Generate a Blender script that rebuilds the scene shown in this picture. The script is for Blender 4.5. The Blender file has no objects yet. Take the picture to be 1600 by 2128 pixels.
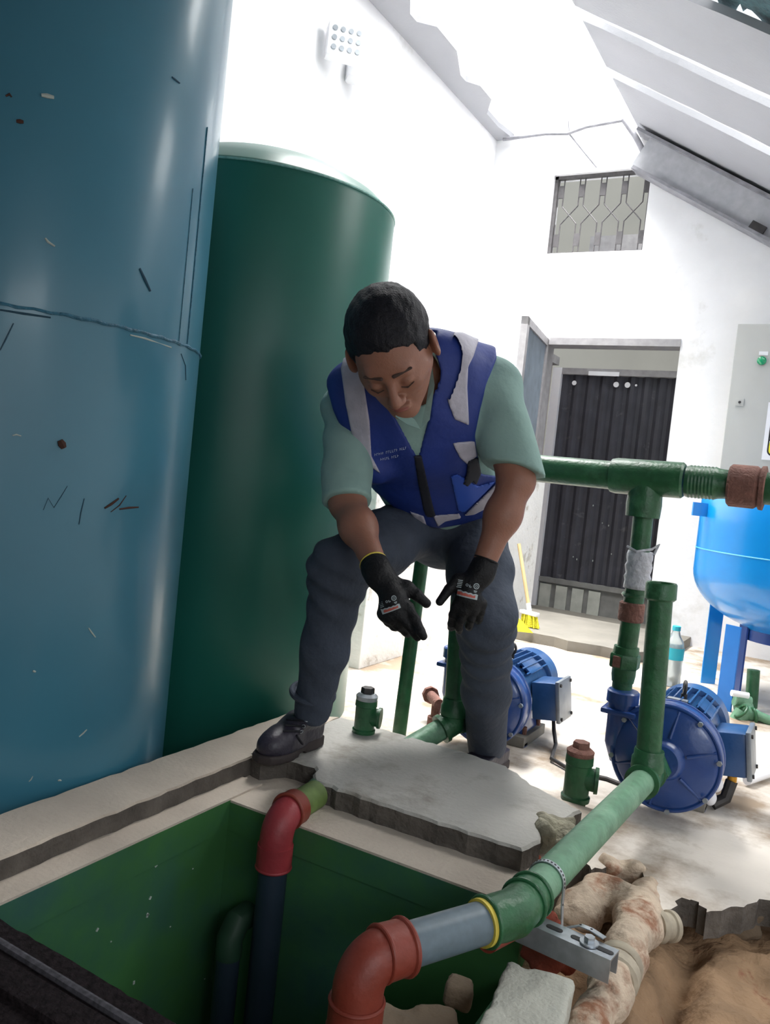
import bpy, bmesh, math, random
import numpy as np
from mathutils import Vector, Matrix
from mathutils.bvhtree import BVHTree
random.seed(7)
S = bpy.context.scene
C = S.collection
# ------------------------------------------------------------------ camera, world, lights, exposure
F, PITCH, ROLL, YAW, H = 1700.0, -2.8, 6.0, 29.0, 0.85
cam = bpy.data.cameras.new('camera'); cam_o = bpy.data.objects.new('camera', cam); C.objects.link(cam_o)
cam.sensor_fit = 'VERTICAL'; cam.sensor_height = 36.0; cam.lens = F / 2128 * 36.0; cam.clip_start = 0.02
RM = Matrix.Rotation(math.radians(YAW), 3, 'Z') @ Matrix.Rotation(math.radians(90 + PITCH), 3, 'X') @ Matrix.Rotation(math.radians(ROLL), 3, 'Z')
cam_o.matrix_world = Matrix.Translation((0, 0, H)) @ RM.to_4x4()
S.camera = cam_o
S.view_settings.view_transform = 'Standard'; S.view_settings.look = 'None'; S.view_settings.gamma = 1
S.view_settings.use_curve_mapping = False
S.view_settings.exposure = 0.12
world = bpy.data.worlds.new('World'); S.world = world; world.use_nodes = True
bg = world.node_tree.nodes['Background']; bg.inputs[0].default_value = (0.93, 0.97, 1.0, 1); bg.inputs[1].default_value = 1.15
def area(name, loc, target, sx, sy, power, col=(1, 1, 1), spread=180):
    l = bpy.data.lights.new(name, 'AREA'); l.shape = 'RECTANGLE'; l.size = sx; l.size_y = sy; l.energy = power; l.color = col; l.spread = math.radians(spread)
    o = bpy.data.objects.new(name, l); C.objects.link(o); o.location = loc
    o.rotation_euler = (Vector(target) - Vector(loc)).to_track_quat('-Z', 'Y').to_euler()
    return o
area('skylight_daylight', (-1.7, 4.0, 3.45), (-1.7, 4.0, 0), 0.75, 2.6, 130, (1, 0.99, 0.97), 80)
area('roof_gap_daylight', (0.4, 3.4, 3.3), (-0.9, 3.2, 0.3), 1.6, 2.4, 110, (1, 0.99, 0.97))
area('front_fill', (1.9, -0.9, 2.2), (-1.2, 2.2, 0.5), 1.6, 1.2, 42, (0.93, 0.97, 1.0))  # unseen fill lamp added beside the camera to brighten the front; no doorway there
area('corridor_daylight', (-1.3, 6.3, 3.4), (-1.4, 6.0, 0.4), 1.2, 0.8, 13, (1, 0.98, 0.93))

def ray(x, y): return RM @ Vector(((x - 800) / F, -(y - 1064) / F, -1))
O = Vector((0, 0, H)); FWD = RM @ Vector((0, 0, -1)); CR = RM @ Vector((1, 0, 0)); CU = RM @ Vector((0, 1, 0))
def P(x, y, D): return O + ray(x, y) * D
def onY(x, y, Y): d = ray(x, y); return O + d * (Y / d.y)
def onX(x, y, X): d = ray(x, y); return O + d * (X / d.x)
def onZ(x, y, Z): d = ray(x, y); return O + d * ((Z - H) / d.z)

# ------------------------------------------------------------------ materials
def lin(c): return tuple(((v / 255) / 12.92 if v / 255 <= 0.04045 else ((v / 255 + 0.055) / 1.055) ** 2.4) for v in c)
MATS = {}
def mat(name, col, rough=0.6, metal=0.0, var=0.12, vscale=6.0, bump=0.0, bscale=60.0, col2=None, c2scale=4.0, c2t=(0.5, 0.62), coat=0.0, sub=0.0, spec=0.5):
    if name in MATS: return MATS[name]
    m = bpy.data.materials.new(name); m.use_nodes = True; nt = m.node_tree; N = nt.nodes; L = nt.links
    b = N['Principled BSDF']; b.inputs['Roughness'].default_value = rough; b.inputs['Metallic'].default_value = metal
    b.inputs['Specular IOR Level'].default_value = spec
    if coat: b.inputs['Coat Weight'].default_value = coat; b.inputs['Coat Roughness'].default_value = 0.15
    if sub: b.inputs['Subsurface Weight'].default_value = sub; b.inputs['Subsurface Radius'].default_value = (0.02, 0.006, 0.003); b.inputs['Subsurface Scale'].default_value = 0.5
    tc = N.new('ShaderNodeTexCoord')
    n = N.new('ShaderNodeTexNoise'); n.inputs['Scale'].default_value = vscale; n.inputs['Detail'].default_value = 6
    L.new(tc.outputs['Object'], n.inputs['Vector'])
    c = lin(col)
    r = N.new('ShaderNodeValToRGB'); r.color_ramp.elements[0].position = 0.3; r.color_ramp.elements[1].position = 0.7
    r.color_ramp.elements[0].color = tuple(v * (1 - var) for v in c) + (1,); r.color_ramp.elements[1].color = tuple(min(1, v * (1 + var)) for v in c) + (1,)
    L.new(n.outputs['Fac'], r.inputs['Fac']); out = r.outputs['Color']
    if col2:
        n2 = N.new('ShaderNodeTexNoise'); n2.inputs['Scale'].default_value = c2scale; n2.inputs['Detail'].default_value = 9; n2.inputs['Roughness'].default_value = 0.65
        L.new(tc.outputs['Object'], n2.inputs['Vector'])
        r2 = N.new('ShaderNodeValToRGB'); r2.color_ramp.elements[0].position = c2t[0]; r2.color_ramp.elements[1].position = c2t[1]
        L.new(n2.outputs['Fac'], r2.inputs['Fac'])
        mx = N.new('ShaderNodeMix'); mx.data_type = 'RGBA'; L.new(r2.outputs['Color'], mx.inputs['Factor']); L.new(out, mx.inputs['A'])
        mx.inputs['B'].default_value = lin(col2) + (1,); out = mx.outputs['Result']
    L.new(out, b.inputs['Base Color'])
    if bump:
        nb = N.new('ShaderNodeTexNoise'); nb.inputs['Scale'].default_value = bscale; nb.inputs['Detail'].default_value = 5
        L.new(tc.outputs['Object'], nb.inputs['Vector'])
        bp = N.new('ShaderNodeBump'); bp.inputs['Strength'].default_value = bump; bp.inputs['Distance'].default_value = 0.01
        L.new(nb.outputs['Fac'], bp.inputs['Height']); L.new(bp.outputs['Normal'], b.inputs['Normal'])
    MATS[name] = m; return m
m_wall = mat('white_wall_paint', (236, 236, 238), 0.85, var=0.03, col2=(205, 203, 198), c2scale=2.5, c2t=(0.58, 0.75), bump=0.15, bscale=25)
m_plinth = mat('peeling_white_paint', (236, 235, 232), 0.85, var=0.04, col2=(204, 200, 192), c2scale=9, c2t=(0.58, 0.64), bump=0.3, bscale=40)
m_floor = mat('concrete_floor', (208, 200, 190), 0.75, var=0.12, vscale=3, col2=(142, 124, 104), c2scale=2.6, c2t=(0.47, 0.62), bump=0.25, bscale=18)
m_step = mat('step_concrete', (118, 114, 106), 0.85, var=0.15, vscale=5, bump=0.3, bscale=30)
m_slab = mat('slab_concrete', (176, 174, 168), 0.85, var=0.1, vscale=5, col2=(140, 134, 124), c2scale=5, c2t=(0.52, 0.7), bump=0.35, bscale=70)
m_kerb = mat('kerb_concrete', (196, 184, 170), 0.85, var=0.1, vscale=6, bump=0.35, bscale=80)
m_rawedge = mat('raw_concrete_edge', (92, 86, 80), 0.95, var=0.35, vscale=14, bump=0.9, bscale=60)
m_pit = mat('green_cistern_paint', (62, 112, 64), 0.5, var=0.2, vscale=2.2, col2=(54, 96, 86), c2scale=2, c2t=(0.45, 0.65), bump=0.2, bscale=12)
m_pitbot = mat('cistern_water', (6, 30, 16), 0.15, var=0.2)
m_dirt = mat('trench_dirt', (150, 122, 94), 0.95, var=0.3, vscale=7, col2=(120, 62, 40), c2scale=6, c2t=(0.56, 0.64), bump=1.0, bscale=45)
m_mortar = mat('mortar_crust', (190, 172, 152), 0.95, var=0.2, vscale=9, col2=(140, 98, 74), c2scale=12, c2t=(0.53, 0.66), bump=0.9, bscale=55)
m_brick = mat('red_brick', (140, 66, 48), 0.9, var=0.25, vscale=15, bump=0.6)
m_block = mat('pale_concrete_block', (176, 176, 166), 0.9, var=0.07, bump=0.4, bscale=120)
m_stone = mat('brown_stone', (122, 106, 88), 0.95, var=0.2, bump=0.8, bscale=40)
m_bluetank = mat('blue_tank_paint', (60, 120, 142), 0.34, var=0.1, vscale=1.6, bump=0.05, bscale=9, coat=0.3)
m_weld = mat('blue_weld_bead', (52, 108, 132), 0.4, var=0.3, vscale=60, bump=0.5, bscale=150)
m_scar = mat('rust_chip', (70, 44, 36), 0.9, var=0.3)
m_scratch = mat('pale_scratch', (176, 186, 180), 0.8, var=0.1)
m_scuff = mat('dark_scuff', (40, 74, 92), 0.8, var=0.2)
m_greentank = mat('green_tank_paint', (28, 98, 84), 0.36, var=0.12, vscale=1.4, bump=0.05, bscale=8)
m_gpipe = mat('green_pipe_paint', (36, 88, 54), 0.38, var=0.25, vscale=26, bump=0.2, bscale=90, col2=(62, 114, 80), c2scale=10, c2t=(0.56, 0.72))
m_gpale = mat('faded_green_pipe', (94, 136, 108), 0.5, var=0.18, vscale=30, col2=(126, 166, 138), c2scale=9, c2t=(0.5, 0.7), bump=0.2, bscale=90)
m_rust = mat('brown_rusty_fitting', (122, 84, 74), 0.8, var=0.25, vscale=40, bump=0.6, bscale=120)
m_redpvc = mat('red_brown_fitting', (126, 52, 38), 0.5, var=0.15, vscale=20, bump=0.15)
m_redpvc2 = mat('crimson_fitting', (146, 50, 56), 0.5, var=0.15, vscale=20, bump=0.15)
m_greypvc = mat('grey_pvc', (94, 110, 120), 0.4, var=0.12, vscale=60)
m_darkpipe = mat('dark_blue_pipe', (38, 52, 66), 0.45, var=0.2)
m_yellow = mat('yellow_sealant', (206, 186, 74), 0.6, var=0.15, vscale=30)
m_tape = mat('pale_tape_wrap', (186, 188, 196), 0.45, var=0.12, vscale=40, bump=0.8, bscale=70)
m_pump = mat('blue_pump_enamel', (34, 68, 132), 0.3, var=0.12, vscale=8, bump=0.12, bscale=50, coat=0.4)
m_motor = mat('blue_motor_enamel', (40, 80, 130), 0.35, var=0.15, vscale=12, bump=0.12, bscale=60, coat=0.3)
m_gsteel = mat('grey_steel', (148, 154, 160), 0.4, 0.6, var=0.12, vscale=30)
m_darksteel = mat('dark_steel', (64, 62, 62), 0.5, 0.5, var=0.2, vscale=30)
m_galv = mat('galvanised_steel', (176, 182, 188), 0.35, 0.75, var=0.15, vscale=45)
m_cyan = mat('sky_blue_tank_enamel', (12, 138, 220), 0.28, var=0.05, vscale=4, coat=0.5)
m_cyan2 = mat('blue_leg_enamel', (22, 112, 196), 0.35, var=0.08)
m_navy = mat('navy_leg_enamel', (24, 66, 140), 0.4, var=0.1)
m_cab = mat('grey_cabinet_paint', (176, 177, 174), 0.5, var=0.03)
m_greenlamp = mat('green_lamp_lens', (16, 150, 100), 0.25, var=0.1, coat=0.5)
m_white = mat('white_plastic', (232, 232, 236), 0.5, var=0.03)
m_black = mat('black_ink', (24, 24, 26), 0.6, var=0.05)
m_signyel = mat('sign_yellow', (222, 210, 50), 0.5, var=0.04)
m_gate = mat('black_corrugated_gate', (66, 66, 74), 0.55, 0.2, var=0.2, vscale=8, col2=(96, 96, 100), c2scale=14, c2t=(0.6, 0.7))
m_leaf = mat('grey_corrugated_leaf', (112, 122, 132), 0.5, 0.3, var=0.15, vscale=9)
m_frame = mat('grey_door_frame', (150, 148, 150), 0.6, 0.2, var=0.15, vscale=20)
m_beige = mat('beige_outer_wall', (168, 166, 158), 0.9, var=0.05, vscale=2)
m_pink = mat('pinkish_side_wall', (132, 112, 108), 0.9, var=0.15, vscale=5)
m_panelgrey = mat('grey_gate_panel', (120, 120, 118), 0.6, var=0.15, vscale=16)
m_panellt = mat('pale_gate_panel', (172, 174, 166), 0.5, var=0.15, vscale=16)
m_roof = mat('grey_white_roof_sheet', (158, 159, 164), 0.8, var=0.04, vscale=3, bump=0.15)
m_steelw = mat('white_roof_steel', (170, 171, 176), 0.6, 0.0, var=0.1, vscale=20)
m_angle = mat('grey_roof_angle', (136, 136, 142), 0.6, 0.2, var=0.2, vscale=20)
m_grille = mat('grille_steel', (84, 82, 84), 0.6, 0.3, var=0.2, vscale=40)
m_teal = mat('dark_teal_sheet', (46, 78, 84), 0.8, var=0.35, vscale=30, bump=0.5)
m_lid = mat('black_steel_lid', (34, 28, 30), 0.9, var=0.5, vscale=90, bump=0.7, bscale=120, spec=0.15)
m_lidrib = mat('worn_steel_rib', (84, 82, 88), 0.7, 0.3, var=0.5, vscale=120)
m_bristle = mat('yellow_bristles', (214, 204, 44), 0.8, var=0.25, vscale=120, bump=0.8, bscale=200)
m_wood = mat('pale_wood_handle', (196, 172, 126), 0.6, var=0.1)
m_bottle = mat('clear_bottle_plastic', (214, 226, 230), 0.15, var=0.03); MATS['clear_bottle_plastic'].node_tree.nodes['Principled BSDF'].inputs['Transmission Weight'].default_value = 0.7
m_aqua = mat('aqua_label', (40, 170, 190), 0.4, var=0.1)
m_skin = mat('skin', (144, 100, 82), 0.5, var=0.09, vscale=14, bump=0.12, bscale=220, sub=0.25)
m_hair = mat('black_hair', (20, 20, 27), 0.5, var=0.3, vscale=90, bump=0.35, bscale=260, spec=0.25)
m_brow = mat('dark_brow', (64, 46, 40), 0.8)
m_lip = mat('lip', (142, 84, 74), 0.5)
m_shirt = mat('mint_shirt_cloth', (134, 164, 158), 0.85, var=0.06, vscale=9, bump=0.35, bscale=30)
m_vest = mat('blue_vest_cloth', (24, 50, 128), 0.6, var=0.14, vscale=10, bump=0.4, bscale=22)
m_reflect = mat('silver_reflective_tape', (176, 174, 188), 0.5, var=0.1, vscale=30, bump=0.4, bscale=40)
m_zip = mat('black_zip_tape', (22, 26, 40), 0.7, var=0.2)
m_print = mat('white_print', (178, 190, 214), 0.7)
m_jeans = mat('slate_denim', (58, 66, 80), 0.85, var=0.16, vscale=9, bump=0.5, bscale=40)
m_glove = mat('black_nitrile', (12, 13, 17), 0.55, var=0.2, vscale=40, bump=0.3, bscale=160, spec=0.3)
m_gprint = mat('glove_white_print', (160, 172, 176), 0.6)
m_gred = mat('glove_red_print', (176, 84, 72), 0.6)
m_shoe = mat('dark_leather', (46, 42, 54), 0.4, var=0.15, vscale=25, bump=0.2, bscale=90)
m_sole = mat('dark_rubber_sole', (52, 44, 44), 0.75, var=0.2)
m_lace = mat('black_lace', (20, 20, 28), 0.7)

# ------------------------------------------------------------------ objects
def finish(ob, me, m, smooth):
    me.materials.append(m)
    if smooth:
        me.polygons.foreach_set('use_smooth', [True] * len(me.polygons))
        if smooth < 180: me.set_sharp_from_angle(angle=math.radians(smooth))
    me.update()
def link(name, verts, faces, m, parent=None, smooth=35):
    me = bpy.data.meshes.new(name)
    if parent is not None:
        off = Vector(parent.location)
        p = parent.parent
        while p is not None: off += Vector(p.location); p = p.parent
        verts = [Vector(v) - off for v in verts]
    me.from_pydata([tuple(v) for v in verts], [], [tuple(f) for f in faces])
    ob = bpy.data.objects.new(name, me); C.objects.link(ob)
    if parent is not None: ob.parent = parent
    finish(ob, me, m, smooth); return ob
def tag(o, label=None, cat=None, group=None, kind=None):
    if label: o['label'] = label
    if cat: o['category'] = cat
    if group: o['group'] = group
    if kind: o['kind'] = kind
    return o
def thing(name, label, cat, loc=(0, 0, 0), group=None):
    o = bpy.data.objects.new(name, None); C.objects.link(o); o.location = loc; o.empty_display_size = 0.05
    return tag(o, label, cat, group)
def basis(d):
    d = Vector(d).normalized(); a = Vector((0, 0, 1)) if abs(d.z) < 0.95 else Vector((1, 0, 0))
    u = d.cross(a).normalized(); v = u.cross(d).normalized()   # u,v,d
    return u, v, d
class MB:
    def __init__(s): s.v = []; s.f = []
    def add(s, vs, fs):
        b = len(s.v); s.v += [Vector(x) for x in vs]; s.f += [tuple(i + b for i in f) for f in fs]; return s
    def box(s, a, b, bev=0.0):
        a = Vector(a); b = Vector(b); lo = Vector(map(min, a, b)); hi = Vector(map(max, a, b))
        c = (lo + hi) / 2; h = (hi - lo) / 2; return s.obox(c, h, Matrix.Identity(3), bev)
    def obox(s, c, h, R=None, bev=0.0):
        R = R or Matrix.Identity(3); c = Vector(c); h = Vector(h)
        bm = bmesh.new(); bmesh.ops.create_cube(bm, size=2)
        for v in bm.verts: v.co = Vector((v.co.x * h.x, v.co.y * h.y, v.co.z * h.z))
        if bev: bmesh.ops.bevel(bm, geom=bm.edges[:], offset=bev, segments=2, profile=0.6, affect='EDGES')
        bm.verts.index_update()
        s.add([c + R @ v.co for v in bm.verts], [[v.index for v in f.verts] for f in bm.faces]); bm.free(); return s
    def lathe(s, prof, o, d, seg=32, cap=True, jag=None):     # prof = [(dist along d, radius)]
        u, v, d = basis(d); o = Vector(o); vs = []; n = len(prof)
        for t, r in prof:
            for k in range(seg):
                a = 2 * math.pi * k / seg; rr = r
                vs.append(o + d * t + u * math.cos(a) * rr + v * math.sin(a) * rr)
        fs = []
        for i in range(n - 1):
            for k in range(seg):
                k2 = (k + 1) % seg; fs.append((i * seg + k, i * seg + k2, (i + 1) * seg + k2, (i + 1) * seg + k))
        if cap: fs.append(tuple(range(seg - 1, -1, -1))); fs.append(tuple((n - 1) * seg + k for k in range(seg)))
        return s.add(vs, fs)
    def cyl(s, a, b, r, r2=None, seg=28):
        a = Vector(a); b = Vector(b); return s.lathe([(0, r), ((b - a).length, r if r2 is None else r2)], a, b - a, seg)
    def ring(s, a, b, r0, r1, seg=32):   # hollow sleeve
        a = Vector(a); b = Vector(b); L = (b - a).length
        return s.lathe([(0, r0), (0, r1), (L, r1), (L, r0), (0, r0)], a, b - a, seg, cap=False)
    def tube(s, pts, r, seg=16, flat=None):
        pts = [Vector(p) for p in pts]; n = len(pts); vs = []; 
        rs = r if isinstance(r, (list, tuple)) else [r] * n
        t0 = (pts[1] - pts[0]).normalized(); u, v, _ = basis(t0)
        for i in range(n):
            t = (pts[min(i + 1, n - 1)] - pts[max(i - 1, 0)]).normalized()
            u = (u - t * u.dot(t)).normalized(); v = t.cross(u)
            for k in range(seg):
                a = 2 * math.pi * k / seg; ru = rs[i]; rv = rs[i] * (flat or 1)
                vs.append(pts[i] + u * math.cos(a) * ru + v * math.sin(a) * rv)
        fs = []
        for i in range(n - 1):
            for k in range(seg):
                k2 = (k + 1) % seg; fs.append((i * seg + k, i * seg + k2, (i + 1) * seg + k2, (i + 1) * seg + k))
        fs.append(tuple(range(seg - 1, -1, -1))); fs.append(tuple((n - 1) * seg + k for k in range(seg)))
        return s.add(vs, fs)
    def sphere(s, c, r, sc=(1, 1, 1), seg=20, rings=12):
        c = Vector(c); vs = []; fs = []
        for i in range(rings + 1):
            th = math.pi * i / rings
            for k in range(seg):
                a = 2 * math.pi * k / seg
                vs.append(c + Vector((r * sc[0] * math.sin(th) * math.cos(a), r * sc[1] * math.sin(th) * math.sin(a), r * sc[2] * math.cos(th))))
        for i in range(rings):
            for k in range(seg):
                k2 = (k + 1) % seg; fs.append((i * seg + k, (i + 1) * seg + k, (i + 1) * seg + k2, i * seg + k2))
        return s.add(vs, fs)
    def torus(s, c, d, R, r, seg=32, n=10):
        u, v, d = basis(d); c = Vector(c); vs = []; fs = []
        for i in range(seg):
            a = 2 * math.pi * i / seg; e = u * math.cos(a) + v * math.sin(a)
            for k in range(n):
                b = 2 * math.pi * k / n; vs.append(c + e * (R + r * math.cos(b)) + d * r * math.sin(b))
        for i in range(seg):
            for k in range(n):
                i2 = (i + 1) % seg; k2 = (k + 1) % n; fs.append((i * n + k, i2 * n + k, i2 * n + k2, i * n + k2))
        return s.add(vs, fs)
    def prism(s, poly, ax, o, u, v, L):    # 2D polygon in (u,v) at o, extruded by L along ax
        o = Vector(o); u = Vector(u); v = Vector(v); ax = Vector(ax); n = len(poly)
        vs = [o + u * a + v * b for a, b in poly] + [o + u * a + v * b + ax * L for a, b in poly]
        fs = [tuple(range(n - 1, -1, -1)), tuple(range(n, 2 * n))] + [(i, (i + 1) % n, n + (i + 1) % n, n + i) for i in range(n)]
        return s.add(vs, fs)
    def build(s, name, m, parent=None, smooth=35):
        bm = bmesh.new(); vs = [bm.verts.new(v) for v in s.v]
        for f in s.f:
            try: bm.faces.new([vs[i] for i in f])
            except ValueError: pass
        bmesh.ops.recalc_face_normals(bm, faces=bm.faces[:]); bm.verts.index_update()
        V = [v.co.copy() for v in bm.verts]; Fc = [[v.index for v in f.verts] for f in bm.faces]; bm.free()
        return link(name, V, Fc, m, parent, smooth)
def bend(a, corner, b, r, n=10):      # rounded pipe corner
    a = Vector(a); c = Vector(corner); b = Vector(b); p = c + (a - c).normalized() * r; q = c + (b - c).normalized() * r
    return [a] + [(1 - t) ** 2 * p + 2 * t * (1 - t) * c + t * t * q for t in [i / n for i in range(n + 1)]] + [b]
def struct(name, mb, m, smooth=35): o = mb.build(name, m, None, smooth); o['kind'] = 'structure'; return o

# ------------------------------------------------------------------ signed-distance modelling
_rs = np.random.RandomState(3)
_K = _rs.normal(size=(9, 3)); _K /= np.linalg.norm(_K, axis=1)[:, None]; _PH = _rs.uniform(0, 6.28, 9)
def wob(X, f, seed=0):
    o = 0
    for i in range(9): o = o + np.sin(X @ (_K[i] * f * (0.6 + 0.13 * i)) + _PH[i] + seed * 1.7)
    return o / 4.0
def A(p): return np.array(p, dtype=np.float64)
def rc(X, a, b, ra, rb):
    a = A(a); b = A(b); ab = b - a; t = np.clip(((X - a) @ ab) / max(1e-9, ab @ ab), 0, 1)
    return np.linalg.norm(X - a - t[:, None] * ab, axis=1) - (ra + (rb - ra) * t)
def chain(X, pts, rs, k=0.02):
    d = None
    for i in range(len(pts) - 1):
        e = rc(X, pts[i], pts[i + 1], rs[i], rs[i + 1]); d = e if d is None else smin(d, e, k)
    return d
def el(X, c, r, R=None):
    p = X - A(c)
    if R is not None: p = p @ R
    r = A(r); k0 = np.linalg.norm(p / r, axis=1); k1 = np.linalg.norm(p / (r * r), axis=1)
    return k0 * (k0 - 1) / np.maximum(k1, 1e-9)
def rb(X, c, h, R=None, rad=0.0):
    p = X - A(c)
    if R is not None: p = p @ R
    q = np.abs(p) - (A(h) - rad)
    return np.linalg.norm(np.maximum(q, 0), axis=1) + np.minimum(q.max(axis=1), 0) - rad
def pln(X, o, n): n = A(n); n = n / np.linalg.norm(n); return (X - A(o)) @ n      # negative behind n
def smin(a, b, k): h = np.clip(0.5 + 0.5 * (b - a) / k, 0, 1); return b + (a - b) * h - k * h * (1 - h)
def smax(a, b, k): return -smin(-a, -b, k)
def poly2(U, V, poly):
    d = np.full(U.shape, 1e9); ins = np.zeros(U.shape, bool); n = len(poly)
    for i in range(n):
        ax, ay = poly[i]; bx, by = poly[(i + 1) % n]; ex, ey = bx - ax, by - ay; wx, wy = U - ax, V - ay
        t = np.clip((wx * ex + wy * ey) / (ex * ex + ey * ey + 1e-12), 0, 1)
        d = np.minimum(d, (wx - ex * t) ** 2 + (wy - ey * t) ** 2)
        c = ((ay > V) != (by > V)) & (U < (bx - ax) * (V - ay) / ((by - ay) if by != ay else 1e-12) + ax); ins ^= c
    d = np.sqrt(d); return np.where(ins, -d, d)
def nets(f, bmin, bmax, h):
    bmin = A(bmin); bmax = A(bmax); B = 4
    nb = np.ceil((bmax - bmin) / (h * B)).astype(int) + 1
    ax = [bmin[i] + (np.arange(nb[i]) + 0.5) * B * h - 0.5 * h for i in range(3)]
    G = np.stack(np.meshgrid(*ax, indexing='ij'), -1).reshape(-1, 3)
    Cc = np.concatenate([f(G[i:i + 300000]) for i in range(0, len(G), 300000)]).reshape(nb)
    m = np.abs(Cc) < B * h * 1.9
    Fd = np.repeat(np.repeat(np.repeat(Cc, B, 0), B, 1), B, 2); mm = np.repeat(np.repeat(np.repeat(m, B, 0), B, 1), B, 2)
    idx = np.argwhere(mm); 
    for i in range(0, len(idx), 400000):
        q = idx[i:i + 400000]; Fd[q[:, 0], q[:, 1], q[:, 2]] = f(bmin + q * h)
    s = Fd < 0; n = Fd.shape
    cnt = sum(s[a:n[0] - 1 + a, b:n[1] - 1 + b, c:n[2] - 1 + c].astype(np.int8) for a in (0, 1) for b in (0, 1) for c in (0, 1))
    act = (cnt > 0) & (cnt < 8); ci = np.argwhere(act); ids = -np.ones(act.shape, int); ids[act] = np.arange(len(ci))
    cor = [(a, b, c) for a in (0, 1) for b in (0, 1) for c in (0, 1)]
    val = np.stack([Fd[ci[:, 0] + a, ci[:, 1] + b, ci[:, 2] + c] for a, b, c in cor], 1); cor = A(cor)
    acc = np.zeros((len(ci), 3)); w = np.zeros(len(ci))
    for i in range(8):
        for j in range(i + 1, 8):
            if np.abs(cor[i] - cor[j]).sum() != 1: continue
            x = (val[:, i] < 0) != (val[:, j] < 0); t = np.where(x, val[:, i] / np.where(x, val[:, i] - val[:, j], 1), 0)
            acc += np.where(x[:, None], cor[i] + t[:, None] * (cor[j] - cor[i]), 0); w += x
    V = bmin + (ci + acc / np.maximum(w, 1)[:, None]) * h
    Q = []
    for axn in range(3):
        o1, o2 = [(1, 2), (2, 0), (0, 1)][axn]
        sl = [slice(1, -1)] * 3; sl[axn] = slice(0, -1); sl2 = list(sl); sl2[axn] = slice(1, None)
        a = s[tuple(sl)]; b = s[tuple(sl2)]; e = np.argwhere(a != b)
        if not len(e): continue
        inside = a[e[:, 0], e[:, 1], e[:, 2]]; p = e + 1; p[:, axn] = e[:, axn]
        def cid(d1, d2):
            q = p.copy(); q[:, o1] += d1; q[:, o2] += d2; return ids[q[:, 0], q[:, 1], q[:, 2]]
        qd = np.stack([cid(-1, -1), cid(0, -1), cid(0, 0), cid(-1, 0)], 1)
        qd = np.where(inside[:, None], qd, qd[:, ::-1]); Q.append(qd[(qd >= 0).all(1)])
    return V, np.concatenate(Q)
def sdf(name, f, bmin, bmax, h, m, parent=None, smooth=180, extra=None):
    V, Q = nets(f, bmin, bmax, h)
    if extra:
        V2, Q2 = extra; Q = np.concatenate([Q, Q2 + len(V)]); V = np.concatenate([V, V2])
    return link(name, [Vector(v) for v in V], Q.tolist(), m, parent, smooth)
def bvh(ob):
    vs = [ob.matrix_basis @ v.co for v in ob.data.vertices]
    off = Vector((0, 0, 0)); p = ob.parent
    while p is not None: off += Vector(p.location); p = p.parent
    return BVHTree.FromPolygons([v + off for v in vs], [tuple(p.vertices) for p in ob.data.polygons])
def decal(name, polys, tree, m, parent, off=0.0012, o=None, d=None):
    """polys: lists of 3-D points in front of the surface; each is dropped along d on to the surface."""
    vs = []; fs = []
    for poly in polys:
        b = len(vs); ok = True
        for p in poly:
            hit, n, _, _ = tree.ray_cast(Vector(p) - d * 0.25, d)
            if hit is None: ok = False; break
            vs.append(hit - d * off)
        if ok: fs.append(tuple(range(b, b + len(poly))))
        else: vs = vs[:b]
    return link(name, vs, fs, m, parent, 0) if fs else None
def glyphs(text, size, spacing=1.0, font_w=None):
    """filled outlines of text as small faces in 2-D"""
    cu = bpy.data.curves.new('t', 'FONT'); cu.body = text; cu.size = size; cu.align_x = 'CENTER'; cu.resolution_u = 3
    ob = bpy.data.objects.new('t', cu); C.objects.link(ob); dg = bpy.context.evaluated_depsgraph_get()
    me = bpy.data.meshes.new_from_object(ob.evaluated_get(dg)); v = [x.co.copy() for x in me.vertices]; fs = [tuple(p.vertices) for p in me.polygons]
    C.objects.unlink(ob); bpy.data.objects.remove(ob); bpy.data.meshes.remove(me)
    return [[(v[i].x, v[i].y) for i in f] for f in fs]
def bbox(pts, pad): a = np.array([tuple(p) for p in pts]); return a.min(0) - pad, a.max(0) + pad
# ------------------------------------------------------------------ the setting
XL, YB = -2.32, 5.2
random.seed(11)
poly = [(-0.47, 2.05)]                                          # broken edge of the floor above the trench
x = -0.45; 
for px, py in [(-0.43, 1.90), (-0.40, 1.86), (-0.375, 1.90), (-0.35, 1.96), (-0.315, 1.97), (-0.29, 1.90), (-0.25, 1.77), (-0.215, 1.80), (-0.205, 1.87), (-0.17, 1.875), (-0.15, 1.84), (-0.115, 1.89), (-0.085, 1.92), (-0.06, 1.985), (-0.03, 2.0), (0.0, 1.96), (0.05, 1.98), (0.1, 1.93), (0.2, 1.95), (0.36, 1.9)]:
    poly.append((px, py)); 
poly2_ = [poly[0]]
for i in range(1, len(poly)):
    a, c = poly[i - 1], poly[i]
    for t in (0.33, 0.66, 1.0):
        j = 0.006 if t < 1 else 0
        poly2_.append((a[0] + (c[0] - a[0]) * t + random.uniform(-j, j), a[1] + (c[1] - a[1]) * t + random.uniform(-j, j)))
poly2_ += [(0.36, -0.4), (-1.365, -0.4), (-1.365, 2.1)]
rest = [(-1.365, 2.1), (-1.365, -0.4), (0.36, -0.4)]
outer_ = [(2.6, -0.4), (2.6, YB + 0.2), (XL, YB + 0.2), (XL, -2.2), (2.6, -2.2), (2.6, -0.4)]
edge_ = poly2_[:-3]
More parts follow.
